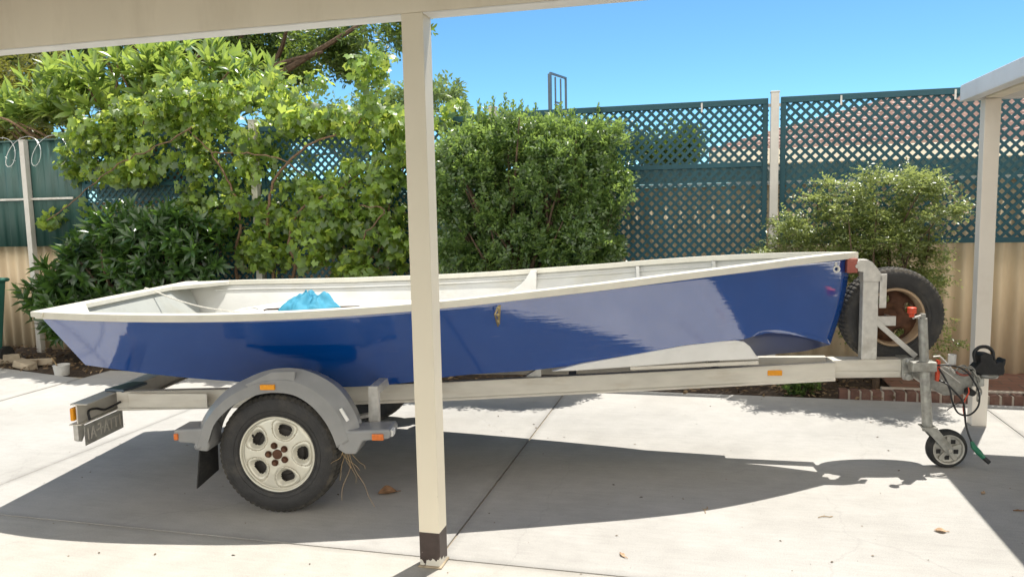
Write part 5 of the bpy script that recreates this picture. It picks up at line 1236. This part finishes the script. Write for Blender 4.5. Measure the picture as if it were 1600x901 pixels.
def twig(x, y, L_, rz, label):
    d = ray(x, y); k = -H / d[2]; p = CAM + k * d; mb = MB().tube(smooth_path([(-.5 * L_, 0, .004), (-.1 * L_, .08 * L_, .006), (.3 * L_, -.03 * L_, .004), (.5 * L_, .05 * L_, .004)], 4), .0022, 5); mb.tube([(-.1 * L_, .08 * L_, .006), (.05 * L_, .25 * L_, .006)], .0015, 5)
    o = mb.build('dry_twig', M['straw'], smooth=True); o.location = (p[0], p[1], 0); o.rotation_euler = (0, 0, rz); tag(o, label, 'twig')
twig(1290, 808, .08, .1, 'thin dry twig on open concrete right of the bow shadow tip')
twig(1104, 797, .09, 1.2, 'bent dry twig on sunlit concrete left of middle right')
# dry weed stalks caught on the mudguard
mb = MB(); a0 = TR.at_b(541, 703, -1.03)
for k in range(8):
    L_ = RNG.uniform(.08, .36); dr = np.array([RNG.uniform(.05, .45), RNG.uniform(-.15, .1), -RNG.uniform(.7, 1)]); dr /= np.linalg.norm(dr); q = [a0 + RNG.normal(size=3) * .012]
    for s in range(5): dr = unit(dr + RNG.normal(size=3) * np.array([.34, .2, .25]) + np.array([0, 0, -.22])); q.append(q[-1] + dr * L_ / 5)
    mb.tube(smooth_path(q, 2), .0013, 4)
o = mb.build('dried_weed', M['straw'], smooth=True); o.location = (*TR.o, 0); o.rotation_euler = (0, 0, TR.yaw); tag(o, 'tangle of dry roots hanging from the front end of the mudguard', 'dried weed')

# left: bucket, rubble, green bin
p = GR.world(*GR.at_z(97, 584)); r = empty('paint_tub', (p[0], p[1], -.01), .4, 'small white plastic tub with a stick in it on the garden bed', 'tub')
MB().lathe([(.0, 0), (.0, .068), (.10, .080), (.108, .084), (.112, .080), (.02, .064), (.018, 0)], (0, 0, 0), 'z', 32).build('tub_body', M['tub'], r, smooth=True)
MB().tube([(.0, .0, .02), (-.04, -.03, .12), (-.075, -.05, .20)], .007, 6).build('stirring_stick', M['straw'], r)
def rubble(x, y, s, rz, label):
    d = ray(x, y); k = -H / d[2]; p = CAM + k * d; mb = MB(); mb.box((-s[0] / 2, -s[1] / 2, 0), (s[0] / 2, s[1] / 2, s[2])); o = mb.build('broken_paver', M['stone'], bevel=.012)
    for v_ in o.data.vertices: v_.co += Vector(RNG.normal(size=3) * .012)
    o.location = (p[0], p[1], 0); o.rotation_euler = (.06 * RNG.normal(), .06 * RNG.normal(), rz); tag(o, label, 'paver', 'broken pavers on the bed')
rubble(18, 566, (.22, .12, .09), .2, 'pale broken paver beside the green bin at the left edge')
rubble(40, 574, (.24, .13, .07), -.3, 'yellowish broken paver, middle of the row before the fence')
rubble(66, 569, (.26, .12, .07), .1, 'flat broken paver next to the white tub')
p = GR.world(*GR.at_z(2, 577)); r = empty('wheelie_bin', (p[0] - .50, p[1] + .2, 0), GR.yaw, 'dark green wheelie bin cut off by the left picture edge', 'bin')
MB().loft([[(-.22, -.24, .06), (.22, -.24, .06), (.22, .24, .06), (-.22, .24, .06)], [(-.28, -.29, .92), (.28, -.29, .92), (.28, .32, .92), (-.28, .32, .92)]], wrap=True).add([(-.22, -.24, .06), (.22, -.24, .06), (.22, .24, .06), (-.22, .24, .06)], [(0, 1, 2, 3)]).build('bin_body', M['bin'], r, bevel=.02)
MB().box((-.30, -.31, .921), (.30, .36, .965)).build('lid', M['bin'], r, bevel=.02)
for sg in (-1, 1): MB().lathe([(-.025, 0), (-.025, .09), (.025, .09), (.025, 0)], (sg * .24, .27, .10), 'x', 28).build('wheel', M['darkrub'], r, smooth=True)
